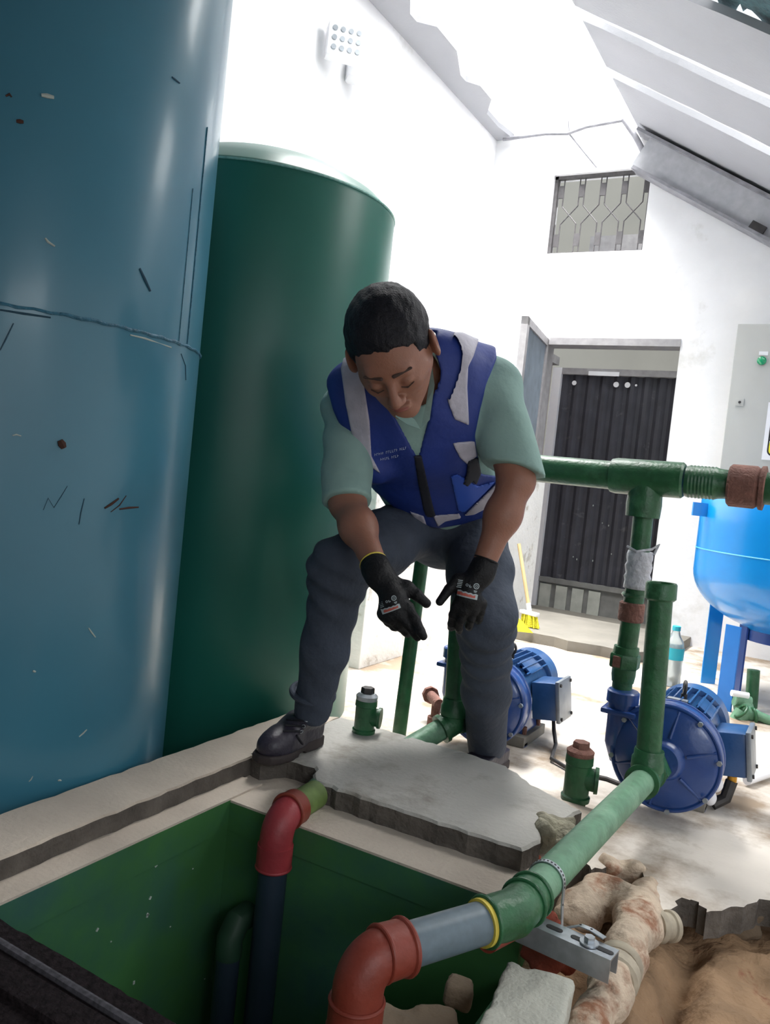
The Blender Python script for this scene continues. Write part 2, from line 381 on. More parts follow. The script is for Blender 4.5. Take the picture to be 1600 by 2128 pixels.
bb = MB().prism(edge_ + [(0.36, -0.4), (2.6, -0.4), (2.6, YB + 0.2), (XL, YB + 0.2), (XL, 2.667), (-1.835, 2.667), (-1.62, 2.61), (-1.53, 2.54), (-1.435, 2.40), (-1.405, 2.237), (-1.37, 2.09), (-0.47, 2.09)], (0, 0, -1), (0, 0, 0.0), (1, 0, 0), (0, 1, 0), 0.06)
bb.box((XL, -2.2, -0.06), (2.6, -0.4, 0)).box((XL, -0.4, -0.36), (-1.36, 2.70, -0.30))
o = struct('floor', bb, m_floor, 0); o.data.materials.append(m_rawedge)
for q in o.data.polygons:
    if abs(q.normal.z) < 0.5: q.material_index = 1
# trench bottom: rough earth
nx, ny = 90, 110; x0, x1, y0, y1 = -0.452, 0.38, -0.42, 2.15
XX, YY = np.meshgrid(np.linspace(x0, x1, nx), np.linspace(y0, y1, ny), indexing='ij')
G = np.stack([XX.ravel(), YY.ravel(), np.zeros(XX.size)], 1)
Zt = -0.095 + 0.014 * wob(G, 22) + 0.010 * wob(G, 60, 2) + 0.005 * wob(G, 150, 4)
Zt += 0.055 * np.exp(-(((G[:, 0] + 0.36) / 0.07) ** 2 + ((G[:, 1] - 1.62) / 0.17) ** 2)) + 0.03 * np.exp(-(((G[:, 0] + 0.05) / 0.12) ** 2 + ((G[:, 1] - 1.35) / 0.3) ** 2))
Zt = np.where(G[:, 1] > 1.93, np.minimum(Zt, -0.075), Zt)
Zt -= 0.06 * np.exp(-(((G[:, 0] + 0.17) / 0.035) ** 2 + ((G[:, 1] - 1.70) / 0.22) ** 2))
vs = [(g[0], g[1], z) for g, z in zip(G, Zt)]
fs = [(i * ny + j, (i + 1) * ny + j, (i + 1) * ny + j + 1, i * ny + j + 1) for i in range(nx - 1) for j in range(ny - 1)]
o = link('trench_earth', vs, fs, m_dirt, None, 180); tag(o, 'rough brown earth and rubble in the broken-out trench beside the cistern', 'earth', kind='stuff')
# walls
WX0, WX1, WZ0, WZ1 = -1.885, -1.262, 2.385, 2.895            # window
DX0, DX1, DZ1 = -1.83, -0.965, 1.835                           # door
b = MB(); T = 0.14
for (xa, xb, za, zb) in [(XL - 0.1, WX0, WZ0, WZ1), (WX1, 2.7, WZ0, WZ1), (XL - 0.1, 2.7, WZ1, 3.4), (XL - 0.1, 2.7, DZ1, WZ0), (XL - 0.1, DX0, 0, DZ1), (DX1, 2.7, 0, DZ1)]:
    b.box((xa, YB, za), (xb, YB + T, zb))
struct('wall_back', b, m_wall, 0)
struct('wall_left', MB().box((XL - 0.12, -2.2, -0.12), (XL, YB + T, 3.3)), m_wall, 0)
struct('wall_right', MB().box((2.6, -2.2, -0.12), (2.72, YB + T, 2.0)), m_wall, 0)
m_nearwall = mat('dim_cement_wall', (120, 124, 124), 0.9, var=0.1)
struct('wall_near', MB().box((XL - 0.12, -2.3, -0.12), (0.6, -2.2, 3.3)), m_nearwall, 0)
struct('trim_1', MB().box((XL, 3.0, 0), (-1.71, YB, 0.93), 0.004), m_plinth, 0)
random.seed(5)
edge = [(-1.70 + 0.085 * i, 4.32 + random.uniform(-0.02, 0.02)) for i in range(11)]
b = MB().prism([(-1.705, YB)] + [(-1.705, 4.36)] + edge + [(-0.72, 4.6), (-0.70, YB)], (0, 0, 1), (0, 0, 0.0), (1, 0, 0), (0, 1, 0), 0.055)
struct('trim_2', b, m_step, 0)
# roof: skylight slot, ridge strip and sloping sheets with open gaps
b = MB()
zz = [2.4, 2.9, 3.35, 3.65, 3.8, 4.3, 4.45, 4.8, 5.2]; xx = [-2.02, -2.05, -2.10, -2.18, -2.10, -2.19, -2.13, -2.23, -2.2]
pl_ = [(XL, -2.2), (-2.02, -2.2)]
for i in range(len(zz)):
    pl_.append((xx[i], zz[i])); 
    if i < len(zz) - 1: pl_.append((xx[i] , (zz[i] + zz[i + 1]) / 2))
pl_ += [(-2.2, YB), (XL, YB)]
b.prism(pl_, (0, 0, 1), (0, 0, 3.16), (1, 0, 0), (0, 1, 0), 0.03)
b.box((-2.03, -2.2, 3.16), (-1.37, 2.3, 3.19))
struct('ceiling', b, m_roof, 0)
sx0, sz0, sx1, sz1 = -1.37, 3.135, 1.1, 1.675
sd = Vector((sx1 - sx0, 0, sz1 - sz0)).normalized(); sn = Vector((0, 1, 0)).cross(sd); sn = -sn if sn.z < 0 else sn
Ls = 2.87
b = MB()
def sheet(b, ya, yb):
    n = 26; pa = []
    pa = [(i * Ls / n, ya + random.uniform(-0.006, 0.006)) for i in range(n + 1)] + [(i * Ls / n, yb + random.uniform(-0.006, 0.006)) for i in range(n, -1, -1)]
    b.prism(pa, sn, (sx0, 0, sz0), sd, (0, 1, 0), 0.03)
for ya, yb in [(4.52, 5.2), (3.93, 4.40), (3.27, 3.80), (-2.2, 2.62)]: sheet(b, ya, yb)
struct('ceiling_slope', b, m_roof, 0)
t = thing('roof_rafter', 'white steel rafter with grey angle flanges running down the gable', 'rafter', (-1.4, 5.1, 2.9))
MB().prism([(0.0, 5.10), (Ls, 5.10), (Ls, 5.16), (0.0, 5.16)], sn, (sx0, 0, sz0 - 0.27), sd, (0, 1, 0), 0.20).build('web', m_steelw, t)
for dz in (-0.045, -0.275):
    MB().prism([(0.02, 5.07), (Ls, 5.07), (Ls, 5.19), (0.02, 5.19)], sn, (sx0, 0, sz0 + dz), sd, (0, 1, 0), 0.018).build('flange', m_angle, t)
MB().obox((-0.60, 5.08, 2.45), (0.045, 0.01, 0.022), Matrix.Rotation(math.radians(30), 3, 'Y')).build('torn_end', m_darksteel, t)
t = thing('eave_pipe', 'thin grey pipe and bracket along the skylight edge above the window', 'pipe', (-2.2, 5.1, 3.1))
MB().tube([(-2.24, 5.12, 3.13), (-1.95, 5.12, 3.135), (-1.80, 5.12, 3.12), (-1.68, 5.12, 3.15), (-1.45, 5.12, 3.165)], 0.011).build('pipe', m_angle, t)
MB().tube([(-1.80, 5.12, 3.2), (-1.79, 5.13, 3.12), (-1.60, 5.17, 2.91)], 0.006).build('brace', m_angle, t)
MB().tube([(-1.45, 5.12, 3.17), (-1.36, 5.12, 3.05), (-1.27, 5.14, 2.90)], 0.017).build('bracket', m_angle, t)
# hanging sheet beyond the roof, top right
def onroof(px, py, off=0.05):
    d = ray(px, py); o_ = Vector((sx0, 0, sz0)) + sn * off; p = O + d * ((o_ - O).dot(sn) / d.dot(sn)); q = p - o_; return (q.dot(sd), q.y)
edge = [onroof(*q) for q in [(1486, -12), (1494, 8), (1502, 26), (1512, 24), (1524, 33), (1530, 18), (1538, 8), (1544, 24), (1552, 18), (1562, 22), (1580, 40), (1600, 66), (1625, 95)]]
b = MB().prism(edge + [(edge[-1][0] + .3, edge[-1][1]), (edge[-1][0] + .3, 2.66), (edge[0][0], 2.66)], sn, Vector((sx0, 0, sz0)) + sn * 0.05, sd, (0, 1, 0), 0.012)
tag(b.build('roof_cover', m_teal, None, 0), 'dark teal sheet with ragged edge in the top right corner of the roof', 'roof cover')

# beyond the back wall: yard with black gate
b = MB().box((-3.4, 7.4, -0.1), (1.2, 7.5, 4.2)); struct('wall_outer', b, m_beige, 0)
struct('wall_corridor', MB().box((-2.15, YB + T, 0), (-2.02, 6.0, 1.78)), m_pink, 0)
struct('trim_3', MB().box((-2.15, YB + T, 1.78), (-1.97, 6.0, 1.84)).box((-2.15, 7.0, 2.75), (-0.9, 7.39, 3.05)), m_frame, 0)
struct('floor_yard', MB().box((-3.4, YB + T, -0.12), (1.2, 7.5, -0.02)), m_step, 0)
# window 1 > grille
t = bpy.data.objects.new('window_1', None); C.objects.link(t); t['kind'] = 'structure'; t.location = (WX0, YB, WZ0)
fr = MB(); yg = YB + 0.03
fr.box((WX0, yg, WZ1 - 0.02), (WX1, yg + 0.03, WZ1)).box((WX0, yg, WZ0), (WX0 + 0.022, yg + 0.03, WZ1)).box((WX1 - 0.012, yg, WZ0), (WX1, yg + 0.03, WZ1)).box((WX0, yg, WZ0), (WX1, yg + 0.03, WZ0 + 0.012))
fr.build('window_frame', m_grille, t, 0)
b = MB(); nb = 5; xs = [WX0 + 0.045 + i * (WX1 - WX0 - 0.07) / 4 for i in range(nb)]; yb_ = yg + 0.015; g = 0.017; r = 0.0042
zt, z1_, z2_, zb_ = WZ1, 2.70, 2.585, WZ0
for i, x in enumerate(xs):
    b.box((x - g, yb_ - 0.005, 2.755), (x + g, yb_ + 0.005, 2.835)).box((x - g, yb_ - 0.005, 2.44), (x + g, yb_ + 0.005, 2.52))
    for sg in (-1, 1):
        b.tube([(x + sg * g, yb_, zt), (x + sg * g, yb_, z1_)], r, 6).tube([(x + sg * g, yb_, z2_), (x + sg * g, yb_, zb_)], r, 6)
    if i: 
        b.tube([(x - g, yb_, z1_), (xs[i - 1] + g, yb_, z2_)], r, 6); b.tube([(xs[i - 1] + g, yb_, z1_), (x - g, yb_, z2_)], r, 6)
b.build('grille', m_grille, t, 0)
# door 1: frame, open leaf
t = bpy.data.objects.new('door_1', None); C.objects.link(t); t['kind'] = 'structure'; t.location = (DX0, YB, 0)
fr = MB().box((DX0, YB - 0.01, DZ1 - 0.045), (DX1, YB + T, DZ1)).box((DX0, YB, 0.05), (DX0 + 0.03, YB + T, DZ1))
fr.build('door_frame', m_frame, t, 0)
hx, hy = DX0 + 0.02, YB - 0.01; e = Vector((-1.70, 4.47, 0)) ; dv = (e - Vector((hx, hy, 0))); LL = dv.length; dv.normalize(); dn = Vector((0, 0, 1)).cross(dv)
b = MB(); n = 22; pts = []
for i in range(n + 1): pts.append((0.04 + (LL - 0.10) * i / n, 0.012 if i % 2 else -0.004))
pp = pts + [(a, c - 0.008) for a, c in reversed(pts)]
b.prism(pp, (0, 0, 1), (hx, hy, 0.12), dv, dn, 1.66); lf = b.build('door_leaf', m_leaf, t, 0)
b = MB()
for za, zb in ((0.08, 0.13), (1.775, 1.82)): b.prism([(0, -0.02), (LL, -0.02), (LL, 0.02), (0, 0.02)], (0, 0, 1), (hx, hy, za), dv, dn, zb - za)
for ua, ub in ((0, 0.045), (LL - 0.06, LL)): b.prism([(ua, -0.02), (ub, -0.02), (ub, 0.02), (ua, 0.02)], (0, 0, 1), (hx, hy, 0.08), dv, dn, 1.74)
b.build('leaf_frame', m_frame, lf, 0)
# black gate behind the doorway
t = thing('corrugated_gate', 'black corrugated metal gate seen through the doorway, pale panels at its foot', 'gate', (-1.5, 5.9, 0))
b = MB(); n = 46; pts = [(-1.90 + 1.15 * i / n, 5.9 + (0.022 if (i // 2) % 2 else 0)) for i in range(n + 1)]
b.prism(pts + [(a, c + 0.01) for a, c in reversed(pts)], (0, 0, 1), (0, 0, 0.20), (1, 0, 0), (0, 1, 0), 1.50); b.build('sheet', m_gate, t, 0)
MB().box((-1.92, 5.87, 1.70), (-0.75, 5.93, 1.745)).build('top_rail', m_frame, t, 0)
MB().box((-1.965, 5.86, -0.02), (-1.90, 5.94, 1.745)).build('post', m_white, t, 0)
MB().box((-1.90, 5.88, 0.165), (-0.75, 5.93, 0.20)).build('middle_rail', m_panelgrey, t, 0)
MB().box((-1.90, 5.90, -0.10), (-0.75, 5.92, 0.17)).build('kick_panel', m_panelgrey, t, 0)
for i in range(4): MB().box((-1.885 + i * 0.122, 5.885, -0.075), (-1.80 + i * 0.122, 5.899, 0.15)).build('pale_panel', m_panellt, t, 0)
MB().box((-1.70, 5.862, 1.695), (-1.48, 5.869, 1.725)).build('light_strip', m_white, t, 0)
for px, w in ((-1.805, .017), (-1.50, .02), (-1.42, .02), (-1.36, .008)):
    MB().lathe([(0, w), (0.003, w)], (px, 5.893, 1.64), (0, -1, 0), 12).build('hole', m_white, t, 0)
random.seed(8)
for i in range(14):
    x = random.uniform(-1.8, -1.1); z = random.uniform(0.35, 0.95); MB().obox((x, 5.895, z), (0.003, 0.001, random.choice([0.004, 0.006, 0.02])), None).build('paint_fleck', m_scratch, t, 0)

# cistern: concrete kerb, cover slab, pit walls
def jag(pts, step=0.03, j=0.006):
    out = []
    for i in range(len(pts)):
        a = Vector(pts[i] + (0,)) if len(pts[i]) == 2 else Vector(pts[i]); c = pts[(i + 1) % len(pts)]; c = Vector(c + (0,))
        n = max(1, int((c - a).length / step))
        for k in range(n):
            q = a + (c - a) * (k / n); jj = j if k else j * 0.5; out.append((q.x + random.uniform(-jj, jj), q.y + random.uniform(-jj, jj)))
    return out
def slab(name, pts, z0, z1, mt, me, step, j, label, cat):
    pg = jag(pts, step, j); n = len(pg); cx = sum(p[0] for p in pg) / n; cy = sum(p[1] for p in pg) / n
    zm = z1 - 0.006
    top = [(x + (cx - x) * 0.006 / max(0.05, math.hypot(cx - x, cy - y)), y + (cy - y) * 0.006 / max(0.05, math.hypot(cx - x, cy - y))) for x, y in pg]
    vs = [(x, y, z0) for x, y in pg] + [(x, y, zm) for x, y in pg] + [(x, y, z1) for x, y in top]
    fs = [tuple(range(n - 1, -1, -1)), tuple(range(2 * n, 3 * n))]
    for k in range(n): fs += [(k, (k + 1) % n, n + (k + 1) % n, n + k), (n + k, n + (k + 1) % n, 2 * n + (k + 1) % n, 2 * n + k)]
    o = link(name, vs, fs, mt, None, 0); o.data.materials.append(me)
    for i, p in enumerate(o.data.polygons):
        if i >= 2 and i % 2 == 0: p.material_index = 1
    if label: tag(o, label, cat)
    else: o['kind'] = 'structure'
    return o
random.seed(21)
slab('trim_4', [(-1.225, 1.60), (-1.225, -0.6), (-1.37, -0.6), (-1.37, 2.02), (-1.245, 2.10)], 0.05, 0.10, m_kerb, m_rawedge, 0.03, 0.003, None, None)
slab('cover_slab', [(-1.02, 1.63), (-0.80, 1.628), (-0.497, 1.632), (-0.478, 1.70), (-0.505, 1.78), (-0.468, 1.86), (-0.455, 1.93), (-0.60, 2.00), (-0.70, 2.085), (-0.86, 2.10), (-1.243, 2.10), (-1.243, 1.66), (-1.19, 1.64), (-1.15, 1.70), (-1.07, 1.71)], 0.049, 0.10, m_slab, m_rawedge, 0.022, 0.005,
     'broken-edged grey concrete slab covering part of the cistern, under the boot', 'slab')
# ledge and walls round the pit
b = MB(); b.box((-1.365, -0.6, -0.012), (-1.162, 1.62, 0.055)).box((-1.365, 1.50, -0.012), (-0.45, 2.09, 0.05)).box((-1.365, 1.7, -0.30), (-0.45, 2.09, -0.0)).box((-1.37, -0.6, -0.30), (-1.362, 2.09, 0.05))
struct('trim_5', b, m_kerb, 0)
b = MB().box((-1.36, -0.6, -1.5), (-1.165, 1.66, -0.012)).box((-1.36, 1.503, -1.5), (-0.44, 1.69, -0.012)).box((-0.452, -0.6, -1.5), (-0.35, 1.503, -0.09)).box((-1.3, -0.6, -1.5), (-0.35, -0.5, 0))
b.box((-1.163, -0.6, -0.02), (-1.161, 1.50, 0.050)).box((-1.163, 1.4985, -0.02), (-0.45, 1.5007, 0.045))
struct('wall_cistern', b, m_pit, 0)
random.seed(17)
b = MB()
for (px, py) in [(128, 1862), (314, 1785), (324, 1799), (312, 1866), (307, 1900), (278, 2042), (191, 1850), (306, 1903), (202, 1932)]:
    q_ = onX(px, py, -1.1645); b.obox(q_, (.0012, .0035, .0022), Matrix.Rotation(px, 3, 'X'))
for k in range(8):
    b.obox((-1.1645, random.uniform(.8, 1.5), random.uniform(-.5, -.05)), (.001, .0015, .001))
o = b.build('wall_flecks', m_scratch, None, 0); o['kind'] = 'structure'; o.name = 'trim_6'
struct('floor_cistern', MB().box((-1.3, -0.6, -1.5), (-0.35, 1.66, -1.25)), m_pitbot, 0)
# lid in the near corner
t = thing('cistern_lid', 'black rough steel lid over the near end of the cistern, bottom left', 'lid', (-1.0, 0.3, 0.1))
random.seed(4)
pg = jag([(-1.24, 0.815), (-1.24, -0.55), (-0.40, -0.55), (-0.40, 0.795)], 0.02, 0.002)
MB().prism(pg, (0, 0, -1), (0, 0, 0.11), (1, 0, 0), (0, 1, 0), 0.012).build('plate', m_lid, t, 0)
MB().tube([(-1.22, 0.775, 0.112), (-0.42, 0.757, 0.112)], 0.007, 8).build('rib', m_lidrib, t)
MB().box((-1.22, 0.70, 0.108), (-0.42, 0.745, 0.122), 0.003).build('cross_bar', m_lid, t)

# ------------------------------------------------------------------ tanks
R_ = 0.45; bc = Vector((-1.835, 1.326, 0)); gc = Vector((-1.835, 2.237, 0))
t = thing('storage_tank', 'tall blue steel tank at the left, weld seams and scratches on its side', 'tank', bc)
b = MB().lathe([(-0.3, R_ - 0.02), (-0.285, R_ - 0.003), (-0.25, R_), (1.098, R_), (1.104, R_), (2.9, R_), (3.0, R_ - 0.05), (3.05, 0.3), (3.07, 0.01)], bc, (0, 0, 1), 128)
shell = b.build('shell', m_bluetank, t, 50)
def onb(ang, z, c=bc, r=R_): return c + Vector((math.cos(ang) * r, math.sin(ang) * r, z))
def aim(px, py, c=bc, r=R_):
    d = ray(px, py); ox, oy = -c.x, -c.y; a = d.x ** 2 + d.y ** 2; bb_ = 2 * (ox * d.x + oy * d.y); cc = ox * ox + oy * oy - r * r; q = bb_ * bb_ - 4 * a * cc
    if q < 0: return None
    tt = (-bb_ - math.sqrt(q)) / (2 * a); p = O + d * tt; return math.atan2(p.y - c.y, p.x - c.x), p.z
random.seed(31)
pts = [onb(a * math.pi / 180, 1.10 + 0.0015 * math.sin(a * 2.3), r=R_ + 0.0015) for a in range(-120, 61, 2)]
MB().tube(pts, [0.0028 + 0.0016 * random.random() for _ in pts], 6).build('seam', m_weld, t)
a1 = aim(403, 560)[0]
MB().tube([onb(a1, z, r=R_ + 0.001) for z in np.linspace(1.10, 1.62, 20)], 0.0015, 6).build('seam', m_weld, t)
a2 = aim(385, 560)[0]
MB().tube([onb(a2, z, r=R_ + 0.001) for z in np.linspace(1.10, 1.46, 20)], 0.0009, 6).build('seam', m_weld, t)
def mark(name, pp, w, m, par, r=R_, c=bc):
    pts = []
    for x, y in pp:
        q = aim(x, y, c, r)
        if q: pts.append(onb(q[0], q[1], c, r + 0.0006))
    n = len(pts)
    MB().tube(pts, [w * (0.35 + 0.65 * math.sin(math.pi * (i + 0.5) / n)) for i in range(n)], 6, flat=0.9).build(name, m, par)
for pp, w, m in [([(86, 198), (98, 200), (112, 203)], .0055, m_scratch), ([(94, 495), (100, 503), (114, 512)], .003, m_scratch), ([(12, 200), (20, 196), (24, 202)], .003, m_scar), ([(34, 252), (42, 253), (49, 254)], .005, m_scar),
        ([(290, 558), (300, 580), (312, 605)], .004, m_scuff), ([(357, 160), (364, 166), (373, 173)], .0025, m_scuff), ([(124, 915), (128, 923), (132, 931)], .010, m_scar), ([(0, 644), (50, 652), (105, 660)], .003, m_scuff),
        ([(28, 672), (12, 705), (0, 728)], .002, m_scuff), ([(217, 1056), (230, 1048), (246, 1036)], .0035, m_scar), ([(248, 1058), (268, 1055), (287, 1054)], .003, m_scar), ([(230, 1064), (248, 1050), (262, 1030)], .0015, m_scar),
        ([(164, 1090), (168, 1065), (175, 1036)], .0014, m_scuff), ([(90, 1060), (100, 1035), (112, 1055), (128, 1030), (140, 1010)], .001, m_scuff), ([(164, 1531), (172, 1524), (180, 1516)], .0022, m_scratch), ([(184, 1305), (190, 1314), (198, 1324)], .002, m_scratch),
        ([(60, 1624), (64, 1620), (68, 1613)], .0015, m_scratch), ([(120, 1622), (124, 1621), (127, 1622)], .0025, m_scratch), ([(26, 905), (34, 903), (44, 906)], .002, m_scratch), ([(68, 1394), (71, 1395), (74, 1396)], .003, m_scratch), ([(376, 735), (385, 760), (386, 790)], .0012, m_scuff),
        ([(270, 696), (300, 703), (355, 722)], .0025, m_scratch)]:
    mark('scratch_mark', pp, w, m, t)
t = thing('storage_tank', 'dark green domed tank standing between the blue tank and the man', 'tank', gc)
RZ = 1.705
b = MB().lathe([(-0.3, R_ - 0.01), (-0.28, R_), (RZ - 0.02, R_), (RZ, R_ - 0.002), (RZ + 0.008, R_ - 0.012), (RZ + 0.045, R_ * 0.88), (RZ + 0.10, R_ * 0.66), (RZ + 0.135, R_ * 0.4), (RZ + 0.15, 0.02)], gc, (0, 0, 1), 128)
b.build('shell', m_greentank, t, 60)
MB().torus(gc + Vector((0, 0, RZ - 0.004)), (0, 0, 1), R_ - 0.001, 0.0035, 128, 8).build('rim_weld', mat('pale_rim_weld', (120, 168, 158), 0.5, var=0.3, vscale=80), t)

# floodlight on the left wall
fl = thing('floodlight', 'white perforated floodlight fixed high on the left wall', 'lamp', (XL, 3.35, 2.8))
a = onX(716, 92, XL + 0.10); R3 = Matrix((FWD.cross(Vector((0, 0, 1))).normalized(), FWD.normalized(), Vector((0, 0, 1)))).transposed()
Rl = Matrix.Rotation(math.radians(10), 3, 'Z') @ Matrix.Rotation(math.radians(35), 3, 'Z')
MB().obox(a, (0.085, 0.035, 0.075), Rl, 0.01).build('housing', m_white, fl)
b = MB()
for i in range(4):
    for j in range(3):
        b.lathe([(0, 0.012), (0.003, 0.012), (0.003, 0.008)], a + Rl @ Vector((-0.055 + i * 0.037, -0.0355, 0.045 - j * 0.042)), Rl @ Vector((0, -1, 0)), 12)
b.build('led_grid', m_gsteel, fl)
c = onX(752, 150, XL + 0.07)
MB().obox(c, (0.075, 0.05, 0.05), Rl, 0.012).build('driver_box', m_white, fl)
MB().tube([a, (a + c) / 2 + Vector((0, 0, 0.01)), c], 0.014).build('bracket', m_white, fl)
MB().tube([c, (XL + 0.002, c.y, c.z)], 0.02).build('wall_mount', m_white, fl)

# ------------------------------------------------------------------ pipework
def hexn(b, a, c, r): return b.lathe([(0, r * 0.94), (0.004, r), ((Vector(c) - Vector(a)).length - 0.004, r), ((Vector(c) - Vector(a)).length, r * 0.94)], a, Vector(c) - Vector(a), 6)
Y2 = 2.33
t = thing('discharge_pipe', 'green header pipe across the doorway, dropping with taped joint to the right pump', 'pipe', (-0.48, Y2, 0.3))
hz = 0.907
MB().tube(bend((-1.132, Y2, 0.80), (-1.132, Y2, hz), (-0.56, Y2, hz), 0.06), 0.040, 24).build('header_pipe', m_gpipe, t)
MB().tube([(-1.145, 2.31, 0.0), (-1.134, 2.33, 0.83)], 0.0225, 20).build('down_pipe', m_gpipe, t)
MB().lathe([(0, .047), (.014, .050), (.19, .049), (.196, .044)], (-0.575, Y2, hz), (1, 0, 0.02), 28).build('tee', m_gpipe, t)
MB().lathe([(0, .046), (.035, .048), (.10, .044), (.13, .040), (.13, .035)], (-0.478, Y2, 0.80), (0, 0, 1), 28).build('tee_branch', m_gpipe, t)
pr_ = [(0, .041), (.006, .043)]
for i in range(8): pr_ += [(.01 + i * .009, .0445), (.014 + i * .009, .0425)]
MB().lathe(pr_ + [(.085, .040), (.12, .037)], (-0.375, Y2, hz + .003), (1, 0, 0.01), 28).build('threaded_nipple', m_gpipe, t)
b = MB(); b.lathe([(0, .050), (.006, .056), (.066, .056), (.074, .050), (.078, .057), (.088, .058), (.09, .05)], (-0.268, Y2, hz + .003), (1, 0, 0.0), 24); b.build('union_coupling', m_rust, t)
MB().cyl((-0.19, Y2, hz + .003), (0.9, Y2, hz + .003), 0.042).build('header_pipe', m_gpipe, t)
MB().tube([(-0.476, Y2, 0.80), (-0.473, Y2, 0.62), (-0.478, Y2, 0.40), (-0.478, Y2, 0.29)], 0.0275, 24).build('riser', m_gpipe, t)
random.seed(9)
MB().lathe([(i * .0105, .033 + .005 * random.random()) for i in range(11)], (-0.472, Y2, 0.60), (0, 0, 1), 20).build('tape_wrap', m_tape, t, 180)
MB().tube([(-0.505, Y2 - .02, 0.715), (-0.475, Y2 - .036, 0.705), (-0.44, Y2 - .01, .715), (-0.425, Y2, 0.73), (-0.435, Y2, .70)], .0035, 8).build('tape_tail', m_tape, t)
MB().lathe([(0, .032), (.004, .035), (.05, .035), (.054, .031)], (-0.477, Y2, 0.507), (0, 0, 1), 24).build('brown_coupling', m_rust, t)
MB().lathe([(0, .029), (.006, .033), (.012, .029)], (-0.477, Y2, 0.575), (0, 0, 1), 24).build('collar', m_gpipe, t)
b = MB(); b.lathe([(0, .030), (.02, .033), (.05, .033)], (-0.478, Y2, 0.335), (0, 0, 1), 24); hexn(b, (-0.478, Y2, 0.375), (-0.478, Y2, 0.415), .043); b.lathe([(0, .036), (.02, .034)], (-0.478, Y2, 0.415), (0, 0, 1), 24)
b.build('union_nut', m_gpipe, t)
MB().obox((-0.492, Y2 - .038, 0.395), (.011, .003, .015)).build('rust_patch', m_rust, t)

def suction(name, label, T_, branch, rh, cap):
    t = thing(name, label, 'pipe', T_)
    T_ = Vector(T_); top = T_ + Vector((-0.02, 0, rh))
    MB().cyl(T_ + Vector((0, 0, .03)), top, .0305).build('riser', m_gpipe, t)
    if cap: MB().lathe([(-.045, .033), (-.04, .0385), (-.004, .0385), (0, .036), (-.001, .030), (-.02, .028)], top + Vector((0, 0, .006)), (-.02, 0, rh), 28, cap=True).build('cap', m_gpipe, t)
    MB().lathe([(.02, .036), (.024, .041), (.05, .041), (.056, .037), (.07, .037), (.074, .0355)], T_, (0, 0, 1), 28).build('tee_collar', m_gpipe, t)
    MB().sphere(T_, .0375).lathe([(0, .037), (.035, .038)], T_, (0, 0, 1), 28).lathe([(0, .037), (.04, .037), (.042, .042), (.056, .042)], T_, (0, 1, 0), 28).build('tee', m_gpipe, t)
    b = MB(); hexn(b, T_ + Vector((0, .056, 0)), T_ + Vector((0, .10, 0)), .046); b.build('hex_nut', m_gpipe, t)
    MB().lathe([(0, .042), (.012, .043), (.05, .043)], T_ + Vector((0, .10, 0)), (0, 1, 0), 24).build('rusty_ring', m_rust, t)
    return t
T2 = Vector((-0.352, 2.135, 0.15)); E2 = Vector((-0.393, 1.285, 0.150)); q = Vector((-0.540, 0.985, 0.150))
t = suction('suction_pipe', 'capped green riser and long faded green pipe from the right pump to the cistern', T2, None, 0.49, True)
d1 = (E2 - T2).normalized(); d2 = (q - E2).normalized()
MB().lathe([(.0, .037), (.03, .038), (.032, .043), (.045, .043), (.046, .034)], T2, d1, 28).build('tee_socket', m_gpipe, t)
MB().cyl(T2 + d1 * .04, E2, .0315).build('long_pipe', m_gpale, t)
MB().tube([E2 - d1 * .075, E2 - d1 * .03, E2, E2 + d2 * .035, E2 + d2 * .06], [.037, .037, .0385, .038, .037], 28).build('elbow', m_gpipe, t)
for c_, d_, r_ in ((E2 - d1 * .078, d1, .0375), (E2 - d1 * .045, d1, .0385), (E2 + d2 * .062, d2, .038)): MB().torus(c_, d_, r_, .004).build('elbow_bead', m_gpipe, t)
MB().ring(E2 + d2 * .062, E2 + d2 * .073, .030, .037).build('yellow_ring', m_yellow, t)
g1 = E2 + d2 * .225
MB().cyl(E2 + d2 * .06, g1 + d2 * .01, .0325).build('grey_pipe', m_greypvc, t)
dn_ = Vector((0, 0, -1)); cc = g1 + d2 * .075
b = MB().tube(bend(g1, cc, cc + dn_ * .10, .048, 14), .0375, 28).lathe([(0, .0395), (.045, .0405)], g1, d2, 28)
b.build('red_elbow', m_redpvc, t)
MB().torus(g1, d2, .0385, .005).torus(g1 + d2 * .042, d2, .038, .004).torus(cc + dn_ * .06, dn_, .0385, .0035).torus(cc + dn_ * .10, dn_, .0375, .0045).lathe([(0, .0405), (.04, .0405)], cc + dn_ * .06, dn_, 28).build('elbow_rim', m_redpvc, t)
MB().cyl(cc + dn_ * .09, cc + dn_ * 1.25, .0325).build('drop_pipe', m_darkpipe, t)
MB().cyl(E2 + d2 * .06 + Vector((.004, -.004, -.02)), E2 - d1 * .01 + Vector((0, 0, -.026)), .026, .02).build('red_patch', m_redpvc, t)
T1 = Vector((-0.925, 2.215, 0.135))
t = suction('suction_pipe', 'green riser and tee of the left pump, running under the slab behind the leg', T1, None, 0.40, False)
K1 = Vector((-1.0, 2.11, .07)); K0 = Vector((-1.06, 1.78, .06)); d1 = (K1 - T1).normalized()
MB().lathe([(.0, .037), (.03, .038), (.032, .043), (.045, .043), (.046, .034)], T1, d1, 28).build('tee_socket', m_gpipe, t)
MB().tube([T1 + d1 * .03, K1, K0, onZ(655, 1650, .068)], .0315, 28).build('long_pipe', m_gpale, t)
e0 = onZ(628, 1668, .075); e1 = onZ(566, 1706, .075); dd = (e1 - e0).normalized()
MB().cyl(e0 - dd * .06, e0 + dd * .045, .033).build('green_stub', mat('mossy_green_pipe', (96, 118, 62), .6, var=.3, vscale=30), t)
c2 = e0 + dd * .10
